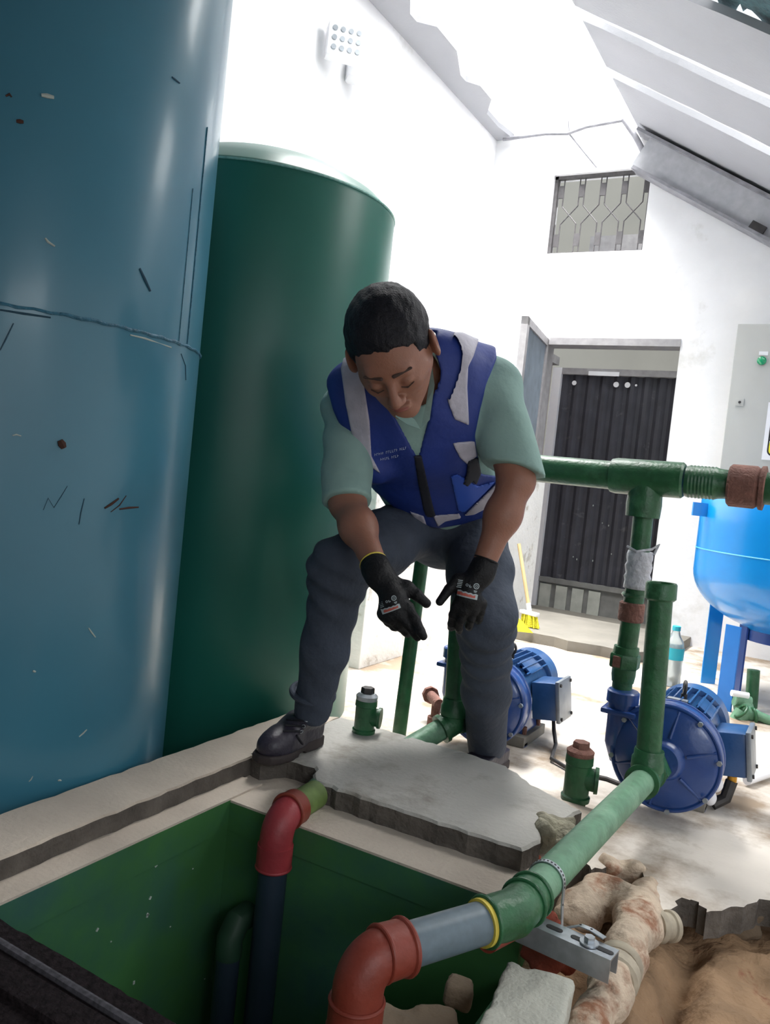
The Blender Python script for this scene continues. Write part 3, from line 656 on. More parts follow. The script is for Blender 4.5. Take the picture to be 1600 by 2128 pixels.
MB().tube(bend(e0 + dd * .03, c2, c2 + dn_ * .11, .055, 14), .0365, 28).build('red_elbow', m_redpvc2, t)
MB().lathe([(0, .040), (.034, .040)], e0 + dd * .028, dd, 28).torus(e0 + dd * .062, dd, .0385, .004).build('elbow_rim', m_redpvc, t)
MB().torus(c2 + dn_ * .11, dn_, .037, .004).lathe([(0, .0395), (.05, .0395)], c2 + dn_ * .06, dn_, 28).build('elbow_rim', m_redpvc2, t)
MB().cyl(c2 + dn_ * .1, c2 + dn_ * 1.25, .032).build('drop_pipe', m_darkpipe, t)
g = P(478, 1950, 1.80)
t = thing('drain_pipe', 'green elbow on a dark pipe low in the far corner of the cistern', 'pipe', g)
MB().tube([g + Vector((0, .06, .03)), g + Vector((0, .02, .03)), g, g + Vector((0, 0, -.04))], .029, 24).build('elbow', mat('shaded_green_pipe', (30, 62, 44), .6, var=.3), t)  # dimness of the pit is put into the elbow's darker green
MB().cyl(g + Vector((0, 0, -.03)), g + Vector((0, 0, -.9)), .026).build('pipe', m_darkpipe, t)

def plugfit(loc, label, h, r, side, rusty):
    t = thing('plugged_fitting', label, 'pipe fitting', loc); L_ = Vector(loc)
    MB().lathe([(0, r * 1.12), (h * .1, r * 1.15), (h * .13, r), (h * .8, r * 1.02), (h * .82, r * 1.1), (h, r * 1.08)], L_, (0, 0, 1), 28).build('body', m_gpipe, t)
    s_ = Vector(side).normalized(); m_ = L_ + Vector((0, 0, h * .5))
    MB().lathe([(r * .5, r * .85), (r * 1.3, r * .9), (r * 1.32, r * 1.05), (r * 1.6, r * 1.03)], m_, s_, 24).build('side_outlet', m_gpipe, t)
    MB().lathe([(0, r * 1.05), (.012, r * 1.1), (.02, r * .8)], L_ + Vector((0, 0, h)), (0, 0, 1), 24).build('plug_flange', m_galv if not rusty else m_rust, t)
    b = MB(); hexn(b, L_ + Vector((0, 0, h + .012)), L_ + Vector((0, 0, h + .036)), r * .68); b.build('plug_head', m_rust if rusty else m_darksteel, t)
    return t
plugfit((-1.120, 2.03, .10), 'small green fitting with dark hex plug on the slab behind the shoe', .095, .029, (.9, .3, 0), False)
t = plugfit((-.522, 2.13, .045), 'green fitting with rusty hex plug at the broken right corner of the slab', .12, .033, (.95, .25, 0), True)
MB().lathe([(-.09, .024), (-.03, .026), (0, .03)], (-.522, 2.13, .045), (0, 0, 1), 16).build('nipple', mat('mossy_nipple', (74, 84, 56), .9, var=.4, vscale=50, bump=.8), t)

# ------------------------------------------------------------------ pumps
def pump(label, x, y, zc, s, cable):
    t = thing('centrifugal_pump', label, 'pump', (x, y, 0)); c = Vector((x, y, zc)); Y = Vector((0, 1, 0)); R0 = .145 * s
    b = MB().lathe([(0, .045), (.004, R0 * .5), (.010, R0 * .86), (.024, R0 * .97), (.05, R0), (.085, R0 * .97), (.10, R0 * .86), (.105, R0 * .3)], c, Y, 64); vol = b.build('volute', m_pump, t, 60)
    for k in range(6):
        a = math.radians(60 * k + 20); e = Vector((math.cos(a), 0, math.sin(a)))
        MB().tube([c + e * R0 * .42 + Y * -.002, c + e * R0 * .92 + Y * .016], .0045, 8).build('rib', m_pump, vol)
    MB().torus(c + Y * .022, Y, R0 * .965, .006, 64).torus(c + Y * .09, Y, R0 * .95, .006, 64).build('casing_bead', m_pump, vol)
    MB().lathe([(-.028, .042), (-.02, .05), (0, .054), (.006, .06)], c, Y, 32).build('suction_flange', m_pump, t)
    xo = x - R0 + .012; b = MB(); b.tube([(xo + .004, y + .05, zc - .05), (xo, y + .05, zc), (xo, y + .05, zc + .14)], [.02, .035, .037], 24)
    b.box((xo - .048, y + .002, zc + .085), (xo + .048, y + .098, zc + .10), .006).lathe([(0, .044), (.03, .044), (.034, .04)], (xo, y + .05, zc + .115), (0, 0, 1), 28)
    b.build('discharge_neck', m_pump, t)
    b = MB()
    for k in range(8):
        a = math.radians(45 * k + 10); e = Vector((math.cos(a), 0, math.sin(a))); MB().lathe([(0, .007), (.008, .007)], c + e * R0 * .955 + Y * .008, -Y, 6).build('bolt', m_gsteel, vol)
    rm = .108 * s; cm = c + Vector((0, 0, .012)); y0 = .10
    MB().lathe([(.10, .07), (.125, rm * .9), (.14, rm * .98), (.16, rm)], cm, Y, 40).build('adapter', m_motor, t)
    MB().lathe([(.155, rm * .88), (.40, rm * .88)], cm, Y, 48).build('motor_body', m_motor, t)
    b = MB()
    for k in range(30):
        a = math.radians(12 * k + 6)
        e = Vector((math.cos(a), 0, math.sin(a)))
        if e.x > .75: continue
        u = e.cross(Y); o_ = cm + Y * .28 + e * rm * .95; b.obox(o_, (rm * .115, .105, .0022), Matrix((e, Y, u)).transposed())
    b.build('cooling_fins', m_motor, t)
    MB().lathe([(.385, rm * .9), (.39, rm * 1.03), (.46, rm * 1.03), (.475, rm * .92), (.48, rm * .5)], cm, Y, 48).build('fan_cowl', m_motor, t)
    MB().obox(cm + Vector((rm * .58, .27, rm * .80)), (.028, .06, .004), Matrix.Rotation(math.radians(36), 3, 'Y'), .002).build('pad_plate', m_motor, t)
    MB().obox(cm + Vector((-.01, .19, rm * 1.0)), (.028, .012, .006), None, .002).build('name_plate', m_gsteel, t)
    ec = cm + Vector((0, .235, rm * 1.02 + .030)); MB().torus(ec, (0.6, 1, 0) if cable else (1, .25, 0), .017, .0048, 24).cyl(ec + Vector((0, 0, -.04)), ec + Vector((0, 0, -.018)), .009).build('lifting_eye', m_darksteel, t)
    jb = cm + Vector((rm + .035, .27, -.015))
    Rj = Matrix.Rotation(math.radians(-8), 3, 'Y'); MB().obox(jb, (.042, .062, .062), Rj, .008).build('terminal_box', m_motor, t)
    MB().obox(jb + Rj @ Vector((.048, 0, 0)), (.007, .068, .068), Rj, .004).build('box_cover', m_gsteel, t)
    b = MB()
    for sy in (-.055, .055):
        for sz in (-.055, .055): MB().lathe([(0, .006), (.006, .006)], jb + Rj @ Vector((.054, sy, sz)), Rj @ Vector((1, 0, 0)), 6).build('cover_screw', m_darksteel, t)
    b = MB()
    for sx in (-1, 1): b.obox((x + sx * .065, y + .27, zc * .30), (.014, .075, zc * .30), Matrix.Rotation(math.radians(-sx * 14), 3, 'Y'), .004)
    b.box((x - .10, y + .17, 0), (x + .10, y + .20, .012)).build('foot', m_pump, t)
    MB().box((x - .09, y + .16, 0), (x + .10, y + .38, .035), .004).build('base_block', m_step, t)
    b = MB()
    for sy in (.2, .34): MB().lathe([(0, .008), (.03, .008)], (x + .085, y + sy, .03), (0, 0, 1), 8).build('anchor_bolt', m_rust, t)
    return t, jb
p2, jb2 = pump('bright blue centrifugal pump with finned motor at the right', -.335, 2.262, .168, 1.0, False)
p1, jb1 = pump('blue centrifugal pump with finned motor behind the man\'s leg', -.912, 2.395, .158, .93, True)
MB().tube([jb1 + Vector((.02, 0, -.055)), jb1 + Vector((.03, -.01, -.10)), jb1 + Vector((.05, -.04, -.135)), (-.70, 2.50, .012), (-.62, 2.45, .008), (-.52, 2.47, .006), (-.42, 2.44, .006), (-.38, 2.42, .004)], .0065, 10).build('motor_cable', m_darksteel, p1)
w = MB().sphere(jb2 + Vector((-.03, -.08, -.085)), .024, (1, .9, 1)).sphere(jb2 + Vector((-.035, -.085, -.125)), .017, (1, 1, 1.3)).build('white_rag_wrap', m_white, p2)
MB().lathe([(0, .013), (.02, .013), (.024, .008)], jb2 + Vector((.01, -.03, -.065)), (0, 0, -1), 12).build('brass_gland', mat('brass_gland', (190, 140, 50), .4, .7), p2)
MB().tube([jb2 + Vector((.01, -.03, -.08)), jb2 + Vector((0, -.04, -.13)), jb2 + Vector((-.03, -.06, -.15))], .017, 10).build('flexible_conduit', m_darksteel, p2)
a = onZ(1552, 1622, .02)
tag(MB().tube([a, onZ(1600, 1606, .02), onZ(1720, 1580, .02)], .014, 14).build('floor_conduit', m_white), 'pale grey conduit pipe lying on the floor right of the right pump', 'pipe')
tag(MB().tube([(-1.17, 2.58, .09), (-1.10, 2.50, .09)], .018, 14).lathe([(0, .03), (.02, .03)], (-1.17, 2.58, .09), (-.6, .8, 0), 8).lathe([(-.01, .026), (.02, .026)], (-1.12, 2.52, .02), (0, 0, 1), 14).lathe([(0, .016), (.09, .016)], (-1.12, 2.52, 0), (0, 0, 1), 14).build('pipe_union', m_rust), 'small dark fitting on the floor behind the left green riser', 'pipe fitting')

# ------------------------------------------------------------------ pressure tank
pc = Vector((-0.155, 4.12, 0)); Rt = .425; zb0 = .30
t = thing('pressure_tank', 'bright blue rounded pressure tank on flat legs at the right edge', 'tank', pc)
pf = [(zb0 + .0, .16)] + [(zb0 + .26 - .26 * math.cos(a), Rt * math.sin(a)) for a in [math.radians(k) for k in range(28, 91, 6)]]
MB().lathe(pf + [(.755, Rt), (.88, Rt), (.92, Rt * .96), (.97, Rt * .8), (1.01, Rt * .5), (1.02, .05)], pc, (0, 0, 1), 96).build('shell', m_cyan, t, 60)
MB().torus(pc + Vector((0, 0, .655)), (0, 0, 1), Rt, .003, 96, 6).build('seam', mat('pale_blue_seam', (90, 190, 240), .3), t)
MB().ring(pc + Vector((0, 0, zb0 - .03)), pc + Vector((0, 0, zb0 + .02)), .16, .185).build('bottom_ring', m_navy, t)
v_ = (CR.x, CR.y); ax_ = Vector((CR.x, CR.y, 0)).normalized(); tw = Vector((-ax_.y, ax_.x, 0))
lp = onX(1417, 1075, pc.x - Rt * .9)
MB().obox(pc + -ax_ * (Rt + .03) + Vector((0, 0, .83)), (.035, .006, .03), Matrix((ax_, tw, Vector((0, 0, 1)))).transposed()).build('lug', m_cyan, t)
for k, (px, py, w_, m_, zt_) in enumerate([(1470, 1420, .034, m_cyan, .42), (1503, 1475, .034, m_cyan2, .36), (1528, 1448, .04, m_navy, .34), (1640, 1500, .035, m_cyan2, .36)]):
    f_ = onZ(px, py, 0); 
    rr = (f_ - pc); rr.z = 0; rr.normalize(); tt_ = Vector((-rr.y, rr.x, 0)); 
    if k == 0: tt_ = ax_; rr = tw
    top = f_ + Vector((0, 0, zt_)); 
    MB().obox((f_ + top) / 2, (w_, .004, zt_ / 2), Matrix((tt_, rr, Vector((0, 0, 1)))).transposed()).build('leg', m_, t)
v = thing('valve_cluster', 'green plastic valves and elbows on the floor under the blue pressure tank', 'valve', onZ(1550, 1500, 0))
def Q(x, y, z=None, D=3.3): return P(x, y, D)
MB().tube([P(1566, 1392, 3.5), P(1562, 1450, 3.5), P(1560, 1470, 3.5)], .026, 16).build('down_pipe', m_gpipe, v)
MB().cyl(P(1528, 1452, 3.4), P(1556, 1462, 3.4), .03).sphere(P(1545, 1470, 3.4), .04).build('valve_body', m_gpale, v)
MB().cyl(P(1520, 1440, 3.38), P(1555, 1446, 3.38), .013).build('valve_handle', m_white, v)
MB().tube([P(1528, 1505, 3.35), P(1538, 1490, 3.35), P(1545, 1480, 3.35)], .034, 16).tube([P(1545, 1480, 3.35), P(1572, 1490, 3.35)], .03, 16).build('elbow', m_gpale, v)
MB().tube([P(1572, 1486, 3.32), P(1600, 1498, 3.3), P(1650, 1500, 3.3)], .02, 14).build('branch_pipe', m_gpale, v)
MB().torus(P(1540, 1478, 3.33), P(1, 1, 1) - P(0, 0, 1), .03, .006).torus(P(1565, 1488, 3.33), CR, .03, .006).build('collar', m_gpipe, v)

# control cabinet
cx0 = onY(1533, 672, 4.95).x; cz1 = onY(1533, 672, 4.95).z; cz0 = .80; cx1 = .25
t = thing('control_cabinet', 'grey steel electrical cabinet on the back wall at the right edge', 'cabinet', (cx0, 4.95, cz0))
MB().box((cx0, 4.965, cz0), (cx1, YB, cz1), .004).build('body', m_cab, t)
MB().box((cx0 + .004, 4.95, cz0 + .004), (cx1 - .004, 4.964, cz1 - .004), .003).build('door', m_cab, t)
p = onY(1583, 750, 4.945); MB().lathe([(0, .024), (.008, .024), (.016, .017), (.02, .004)], p, (0, -1, 0), 24).build('indicator_lamp', m_greenlamp, t)
p = onY(1586, 735, 4.949); MB().box((p.x - .022, 4.947, p.z - .009), (p.x + .024, 4.9495, p.z + .012)).build('lamp_label', m_white, t, 0)
p = onY(1537, 836, 4.949); MB().box((p.x - .022, 4.944, p.z - .022), (p.x + .022, 4.9495, p.z + .022), .002).build('lock_plate', m_cab, t)
MB().lathe([(0, .008), (.004, .006)], p + Vector((0, -.006, 0)), (0, -1, 0), 8).build('lock', m_darksteel, t)
q0 = onY(1582, 955, 4.949); q1 = onY(1594, 836, 4.949); sx_ = q0.x
sg = MB().box((sx_, 4.946, q0.z), (sx_ + .30, 4.9495, q1.z)).build('warning_sign', m_white, t, 0)
def rrect(x0, z0, x1, z1, r, n=6):
    out = []
    for cx_, cz_, a0 in ((x1 - r, z1 - r, 0), (x0 + r, z1 - r, 90), (x0 + r, z0 + r, 180), (x1 - r, z0 + r, 270)):
        for k in range(n + 1): a = math.radians(a0 + 90 * k / n); out.append((cx_ + r * math.cos(a), cz_ + r * math.sin(a)))
    return out
ix0, ix1, iz0, iz1 = sx_ + .022, sx_ + .278, q0.z + .022, q1.z - .022
MB().prism(rrect(ix0, iz0, ix1, iz1, .03), (0, -1, 0), (0, 4.9458, 0), (1, 0, 0), (0, 0, 1), .0006).build('sign_border', m_black, sg, 0)
MB().prism(rrect(ix0 + .008, iz0 + .008, ix1 - .008, iz1 - .008, .024), (0, -1, 0), (0, 4.9450, 0), (1, 0, 0), (0, 0, 1), .0006).build('sign_field', m_white, sg, 0)
zm_ = iz0 + (iz1 - iz0) * .33
MB().prism(rrect(ix0 + .008, iz0 + .008, ix1 - .008, zm_, .024), (0, -1, 0), (0, 4.9442, 0), (1, 0, 0), (0, 0, 1), .0006).build('sign_yellow_field', m_signyel, sg, 0)
MB().box((ix0 + .004, 4.943, zm_ - .006), (ix1 - .004, 4.9436, zm_ + .002)).build('sign_rule', m_black, sg, 0)
MB().torus((ix0 + .045, 4.9434, (iz0 + zm_) / 2 + .01), (0, 1, 0), .012, .003, 20, 6).build('sign_letter', m_black, sg)

# broom, dustpan, bottle
zf = .056
t = thing('push_broom', 'broom with yellow bristles and white head leaning in the doorway', 'broom', onZ(1100, 1300, zf))
hb = onZ(1097, 1302, zf) + Vector((0, 0, .0)); u = Vector((.9, -.35, 0)).normalized(); n_ = Vector((0, 0, 1)); w3 = u.cross(n_)
Rb = Matrix((u, -w3, n_)).transposed()
MB().obox(hb + n_ * .078, (.062, .018, .011), Rb, .006).build('head', m_white, t)
b = MB(); random.seed(3)
for i in range(60):
    s_ = random.uniform(-1, 1); q_ = random.uniform(-1, 1); p0 = hb + u * s_ * .055 - w3 * q_ * .014 + n_ * .07; p1_ = hb + u * (s_ * .07 + .008) - w3 * q_ * .024 + n_ * .003; b.tube([p0, p1_], .0045, 5)
b.build('bristles', m_bristle, t); 
hp = hb + n_ * .085; ht = P(1078, 1130, 4.75)
MB().tube([hp, ht], .0105, 12).build('handle', m_wood, t); MB().cyl(hp - n_ * .004, hp + (ht - hp).normalized() * .05, .014).build('socket', m_white, t)
b = MB().prism([(0, 0), (.13, 0), (.0, .14)], (0, 0, 1), onZ(1065, 1312, zf), ax_, Vector((0, 0, 1)), .004) if False else MB()
a0 = onZ(1062, 1314, zf) + Vector((0, .05, 0)); b.prism([(0, 0), (.105, 0), (.05, .05), (0, .085)], tw, a0, ax_, Vector((0, 0, 1)), .02)
tag(b.build('dustpan', m_signyel, None, 0), 'yellow plastic dustpan standing behind the broom head', 'dustpan')
bo = Vector((-.604, 3.99, 0)); t = thing('water_bottle', 'large clear water bottle with aqua band beside the blue tank leg', 'bottle', bo)
MB().lathe([(0, .038), (.008, .046), (.05, .044), (.06, .046), (.11, .044), (.17, .046), (.205, .040), (.235, .022), (.262, .015), (.262, .013)], bo, (0, 0, 1), 28).build('body', m_bottle, t, 60)
MB().lathe([(0, .0465), (.055, .0465)], bo + Vector((0, 0, .125)), (0, 0, 1), 28, cap=False).build('band', m_aqua, t)
MB().lathe([(0, .019), (.02, .019), (.022, .016)], bo + Vector((0, 0, .258)), (0, 0, 1), 20).build('cap', m_aqua, t)

# ------------------------------------------------------------------ trench things
def rock(name, c, h, R, m, label, cat, n1=.006, seed=0, res=.006, rad=.01):
    c = Vector(c); L_ = max(h) + .03
    f = lambda X: rb(X, c, h, A(R), rad) + n1 * wob(X, 60, seed) + n1 * .5 * wob(X, 150, seed + 1)
    o = sdf(name, f, A(c) - L_ * 1.2, A(c) + L_ * 1.2, res, m); tag(o, label, cat); return o
def Rz(a): return Matrix.Rotation(math.radians(a), 3, 'Z')
# pale block: four top corners from the photograph give its pose
zt_ = .075; A0 = onZ(1056, 1990, zt_); A1 = onZ(1195, 2034, zt_); ex = (A1 - A0); wx = ex.length; ex.normalize(); A3 = onZ(900, 2150, zt_); ey = (A3 - A0).normalized(); ey = (ey - ex * ey.dot(ex)).normalized()
Rk = Matrix((ex, -ey, Vector((0, 0, 1)))).transposed()
rock('concrete_block', A0 + ex * wx / 2 + ey * .15 + Vector((0, 0, -.045)), (wx / 2, .15, .045), Rk, m_block, 'pale grey concrete block on the near right rim of the cistern', 'block', .0018, 2, .006, .006)
rock('broken_brick', onZ(885, 2105, .02) + Vector((-.005, -.03, -.045)), (.075, .065, .035), Rz(35), m_stone, 'brown broken brick beside the pale block, at the bottom edge', 'brick', .005, 5)
rock('stone', onZ(952, 2062, .0), (.022, .025, .02), Rz(15), m_stone, 'small brown stone behind the broken brick', 'stone', .004, 6)
rock('rubble_chunk', onZ(1150, 1752, .055), (.038, .055, .05), Rz(20), mat('grey_mossy_rubble', (146, 142, 124), .95, var=.3, vscale=30, bump=1, bscale=70), 'crumbled grey mortar chunk at the slab corner beside the long pipe', 'rubble', .014, 8)
rock('rubble_chunk', onZ(1092, 1790, .03), (.032, .035, .035), Rz(10), m_brick, 'red brick lump under the broken slab corner', 'brick', .008, 11)
rock('rubble_chunk', onZ(1292, 1822, -.03), (.04, .03, .035), Rz(40), m_mortar, 'tan mortar lump at the broken floor edge right of the long pipe', 'rubble', .012, 12)
rock('rubble_chunk', onZ(1135, 1965, -.0), (.05, .03, .035), Rz(-20), m_brick, 'red brick rubble behind the pale block', 'brick', .010, 14)
rock('stone', onZ(1530, 1905, -.065), (.05, .03, .03), Rz(10), m_stone, 'brown stone in the trench edge at the far right', 'stone', .009, 15)
# mortar crusted buried pipe with end cap
pa = [onZ(1185, 2200, .0), onZ(1262, 2060, .01), onZ(1300, 1975, .012), onZ(1325, 1915, .0), onZ(1345, 1860, -.03)]
pb = [onZ(1310, 1925, .0), onZ(1365, 1925, -.01)]
pd = [onZ(1330, 1900, -.01), onZ(1250, 1860, -.03), onZ(1200, 1900, -.03)]
t = thing('buried_pipe', 'mortar-crusted old pipe with capped side branch in the trench', 'pipe', onZ(1300, 1975, 0))
f = lambda X: smin(smin(chain(X, pa, [.034, .034, .036, .040, .034], .02), chain(X, pb, [.03, .028], .01), .02), chain(X, pd, [.034, .04, .05], .03), .03) + .006 * wob(X, 55, 4) + .003 * wob(X, 140, 5)
lo, hi = bbox(pa + pb + pd, .08); sdf('crusted_pipe', f, lo, hi, .006, m_mortar, t)
dirb = (pb[1] - pb[0]).normalized(); e_ = pb[1]
MB().lathe([(0, .030), (.012, .033), (.016, .027), (.034, .027), (.036, .031), (.046, .031), (.05, .024)], e_ - dirb * .005, dirb, 24).build('end_cap', mat('dusty_plastic', (168, 158, 140), .8, var=.2, vscale=40), t)
dirc = (pa[2] - pa[1]).normalized(); MB().lathe([(0, .038), (.006, .044), (.03, .044), (.036, .038)], pa[1] + dirc * .035, dirc, 24).lathe([(0, .038), (.006, .042), (.016, .042), (.02, .038)], pa[1] + dirc * .08, dirc, 24).build('coupling_ring', mat('dusty_plastic', (168, 158, 140)), t)
# strut channel
s0 = onZ(1130, 1920, .098); s1 = onZ(1278, 1985, .098); sv = (s1 - s0); sL = sv.length; sv.normalize(); sw = Vector((0, 0, 1)).cross(sv).normalized()
t = thing('strut_channel', 'slotted galvanised channel bar under the faded green pipe', 'bracket', s0)
s0 = s0 - sv * .10; sL += .10; hw = .0205
m0 = (s0 + s1) / 2
outer = [(-hw, 0), (hw, 0), (hw, -.04), (hw - .003, -.04), (hw - .003, -.003), (-hw + .003, -.003), (-hw + .003, -.04), (-hw, -.04)]
MB().prism(outer, sv, s0, sw, Vector((0, 0, 1)), sL).build('channel', m_galv, t)
b = MB()
for k in range(5):
    c_ = s0 + sv * (.03 + k * .045) + Vector((0, 0, .0004))
    pp = [(math.cos(math.radians(a)) * .006 + (.009 if math.cos(math.radians(a)) > 0 else -.009), math.sin(math.radians(a)) * .006) for a in range(0, 360, 24)]
    b.prism(pp, Vector((0, 0, 1)), c_, sv, sw, .0006)
b.build('slot', m_black, t, 0)
bo_ = s1 - sv * .045 + Vector((0, 0, .001)); b = MB().lathe([(0, .016), (.003, .016)], bo_, (0, 0, 1), 20); hexn(b, bo_ + Vector((0, 0, .003)), bo_ + Vector((0, 0, .012)), .0095); b.build('bolt', m_galv, t)
# perforated strap round the pipe
t = thing('perforated_strap', 'bent perforated metal strap looped over the faded green pipe', 'strap', P(1165, 1810, 1.4))
axp = (E2 - T2).normalized(); q_ = T2 + axp * .70; sd_ = axp.cross(Vector((0, 0, 1))).normalized(); 
if sd_.x < 0: sd_ = -sd_
pts = [q_ + (sd_ * math.cos(a) + Vector((0, 0, 1)) * math.sin(a)) * .0335 for a in [math.radians(k) for k in range(200, -5, -12)]]
pts += [q_ + sd_ * .036 + Vector((0, -.008, -.03)), q_ + sd_ * .046 + Vector((0, -.03, -.06)), bo_ + Vector((-.025, .035, .006)), bo_ + Vector((-.005, .03, .008)), bo_ + Vector((.02, .022, .006))]
vs = []; fs = []
for i, p_ in enumerate(pts):
    tg = (pts[min(i + 1, len(pts) - 1)] - pts[max(i - 1, 0)]).normalized(); sdv = axp if i < len(pts) - 4 else Vector((0, -1, 0)) if i < len(pts) - 3 else Vector((-.3, -1, 0)).normalized()
    nn = tg.cross(sdv).normalized(); wdt = .0055
    vs += [p_ + sdv * wdt + nn * .001, p_ - sdv * wdt + nn * .001, p_ - sdv * wdt - nn * .001, p_ + sdv * wdt - nn * .001]
for i in range(len(pts) - 1):
    for k in range(4): fs.append((i * 4 + k, i * 4 + (k + 1) % 4, (i + 1) * 4 + (k + 1) % 4, (i + 1) * 4 + k))
fs += [(0, 1, 2, 3), tuple((len(pts) - 1) * 4 + k for k in (3, 2, 1, 0))]
link('band', vs, fs, m_galv, t, 60)
b = MB()
for i in range(1, len(pts) - 1):
    tg = (pts[i + 1] - pts[i - 1]).normalized(); nn = tg.cross(axp).normalized(); 
    b.lathe([(-.0014, .0022), (.0014, .0022)], pts[i], nn, 8)
b.build('strap_hole', m_black, t, 0)
# ------------------------------------------------------------------ the man
man = thing('person', 'man in mint shirt and blue reflective vest bending over the cistern, boot on slab', 'person', onZ(850, 1560, 0.0))
NRM = A(RM)
def proj(X):
    q = (X - A(O)) @ NRM; return 800 + F * q[:, 0] / -q[:, 2], 1064 - F * q[:, 1] / -q[:, 2], -q[:, 2]
def inpoly(X, pg, D=1.95): u, v, _ = proj(X); return poly2(u, v, pg) * D / F
pel, wai, che, upc, nkb = P(932, 1070, 2.38), P(906, 985, 2.26), P(874, 880, 2.12), P(872, 805, 2.05), P(874, 765, 2.02)
spine = (upc - pel).normalized(); lat = (CR - spine * CR.dot(spine)).normalized(); nrm = lat.cross(spine).normalized()
if nrm.dot(FWD) > 0: nrm = -nrm
nA = A(nrm); qf = 0.66
def squash(X): return X + np.outer((X - A(che)) @ nA, nA) * (1 / qf - 1)
def sq(p): p = A(p); return p + nA * ((p - A(che)) @ nA) * (1 / qf - 1)
shL, elL, wrL = P(722, 845, 2.12), P(722, 1045, 1.99), P(781, 1178, 1.82)
shR, elR, wrR = P(1020, 808, 2.08), P(1073, 1000, 2.02), P(1003, 1178, 2.0)
hpL, knL, anL = P(868, 1088, 2.38), P(706, 1182, 2.0), P(648, 1480, 2.12)
hpR, knR, anR = P(985, 1098, 2.38), P(1010, 1285, 2.13), P(1012, 1550, 2.43)
def torso(X):
    Y = squash(X)
    d = chain(Y, [sq(pel), sq(wai), sq(che), sq(upc)], [.150, .158, .182, .145], .05) * .82
    d = smin(d, rc(X, P(765, 822, 2.06), P(980, 793, 2.1), .072, .075), .05)
    d = smin(d, rc(X, P(835, 770, 2.04), P(930, 755, 2.06), .05, .05), .05)
    return d
def shoulders(X): return np.minimum(rc(X, P(738, 815, 2.06), P(800, 800, 2.06), .066, .075), rc(X, P(1003, 788, 2.1), P(930, 780, 2.1), .074, .075))
# head
hs = 1.10; hc = P(812, 726, 1.80)
B0 = Matrix((CR, CU, -FWD)).transposed()
HR = B0 @ Matrix.Rotation(math.radians(9), 3, 'Z') @ Matrix.Rotation(math.radians(-15), 3, 'Y') @ Matrix.Rotation(math.radians(51), 3, 'X')
HA = A(HR)
def hl(X): return ((X - A(hc)) @ HA) / hs
def head(X):
    L = hl(X); d = el(L, (0, .02, -.012), (.076, .090, .095))
    d = smin(d, el(L, (0, -.032, .030), (.060, .082, .058)), .03)
    for s in (-1, 1):
        d = smin(d, rc(L, (s * .052, -.045, .0), (s * .012, -.104, .060), .020, .017), .03)
        d = smin(d, rc(L, (s * .038, -.032, .062), (s * .050, -.028, .035), .017, .018), .022)
    d = smin(d, el(L, (0, -.106, .066), (.022, .017, .017)), .018)
    d = smin(d, rc(L, (-.030, .010, .074), (.030, .010, .074), .012, .012), .018)
    for s in (-1, 1):
        d = smax(d, -el(L, (s * .031, -.016, .098), (.018, .012, .016)), .012)
        d = smin(d, el(L, (s * .031, -.016, .0755), (.0145, .0115, .0135)), .004)
        d = smax(d, -rc(L, (s * .019, -.0225, .0905), (s * .043, -.0215, .083), .0016, .0014), .002)
    d = smin(d, rc(L, (0, .002, .084), (0, -.046, .110), .0075, .0105), .010)
    for s in (-1, 1):
        d = smin(d, el(L, (s * .0115, -.050, .097), (.0085, .008, .011)), .010)
        d = smax(d, -el(L, (s * .006, -.0605, .102), (.003, .003, .003)), .002)
    d = smin(d, el(L, (0, -.073, .086), (.024, .006, .011)), .006); d = smin(d, el(L, (0, -.083, .083), (.020, .006, .011)), .006)
    d = smax(d, -rc(L, (-.022, -.0785, .092), (.022, -.0785, .092), .0018, .0018), .003)
    for s in (-1, 1):
        Re = A(Matrix.Rotation(math.radians(s * 22), 3, 'Y'))
        e = el(L, (s * .086, -.012, -.008), (.009, .033, .020), Re); e = smax(e, -el(L, (s * .095, -.008, -.002), (.006, .019, .010), Re), .004); d = smin(d, e, .008)
    return d * hs
neck0 = hc + HR @ Vector((0, -.05, -.035)) * hs
def headneck(X): return smin(head(X), rc(X, neck0, P(868, 800, 2.04), .054, .062), .03)
def arms(X):
    d = chain(X, [shL, elL, wrL], [.05, .043, .027], .02); d = smin(d, el(X, elL * .6 + wrL * .4, (.044, .044, .044)), .03)
    e = chain(X, [shR, elR, wrR], [.05, .044, .028], .02); e = smin(e, el(X, elR * .6 + wrR * .4, (.045, .045, .045)), .03)
    return np.minimum(d, e)
def legs_core(X): return np.minimum(chain(X, [hpL, knL, anL], [.07, .05, .036], .03), chain(X, [hpR, knR, anR], [.07, .05, .036], .03))
def bodyf(X):
    d = smin(arms(X), torso(X) + .03, .03); d = np.minimum(d, legs_core(X)); d = smin(d, rc(X, neck0, P(868, 800, 2.04), .054, .062), .03)
    return d
lo, hi = bbox([hc + HR @ Vector((a, b_, c_)) for a in (-.11, .11) for b_ in (-.14, .135) for c_ in (-.12, .14)], .0)
HV = nets(headneck, lo, hi, .0032)
lo, hi = bbox([shL, elL, wrL, shR, elR, wrR, hpL, knL, anL, anR, P(870, 760, 2.0)], .09)
body = sdf('body', bodyf, lo, hi, .0075, m_skin, man, extra=HV)
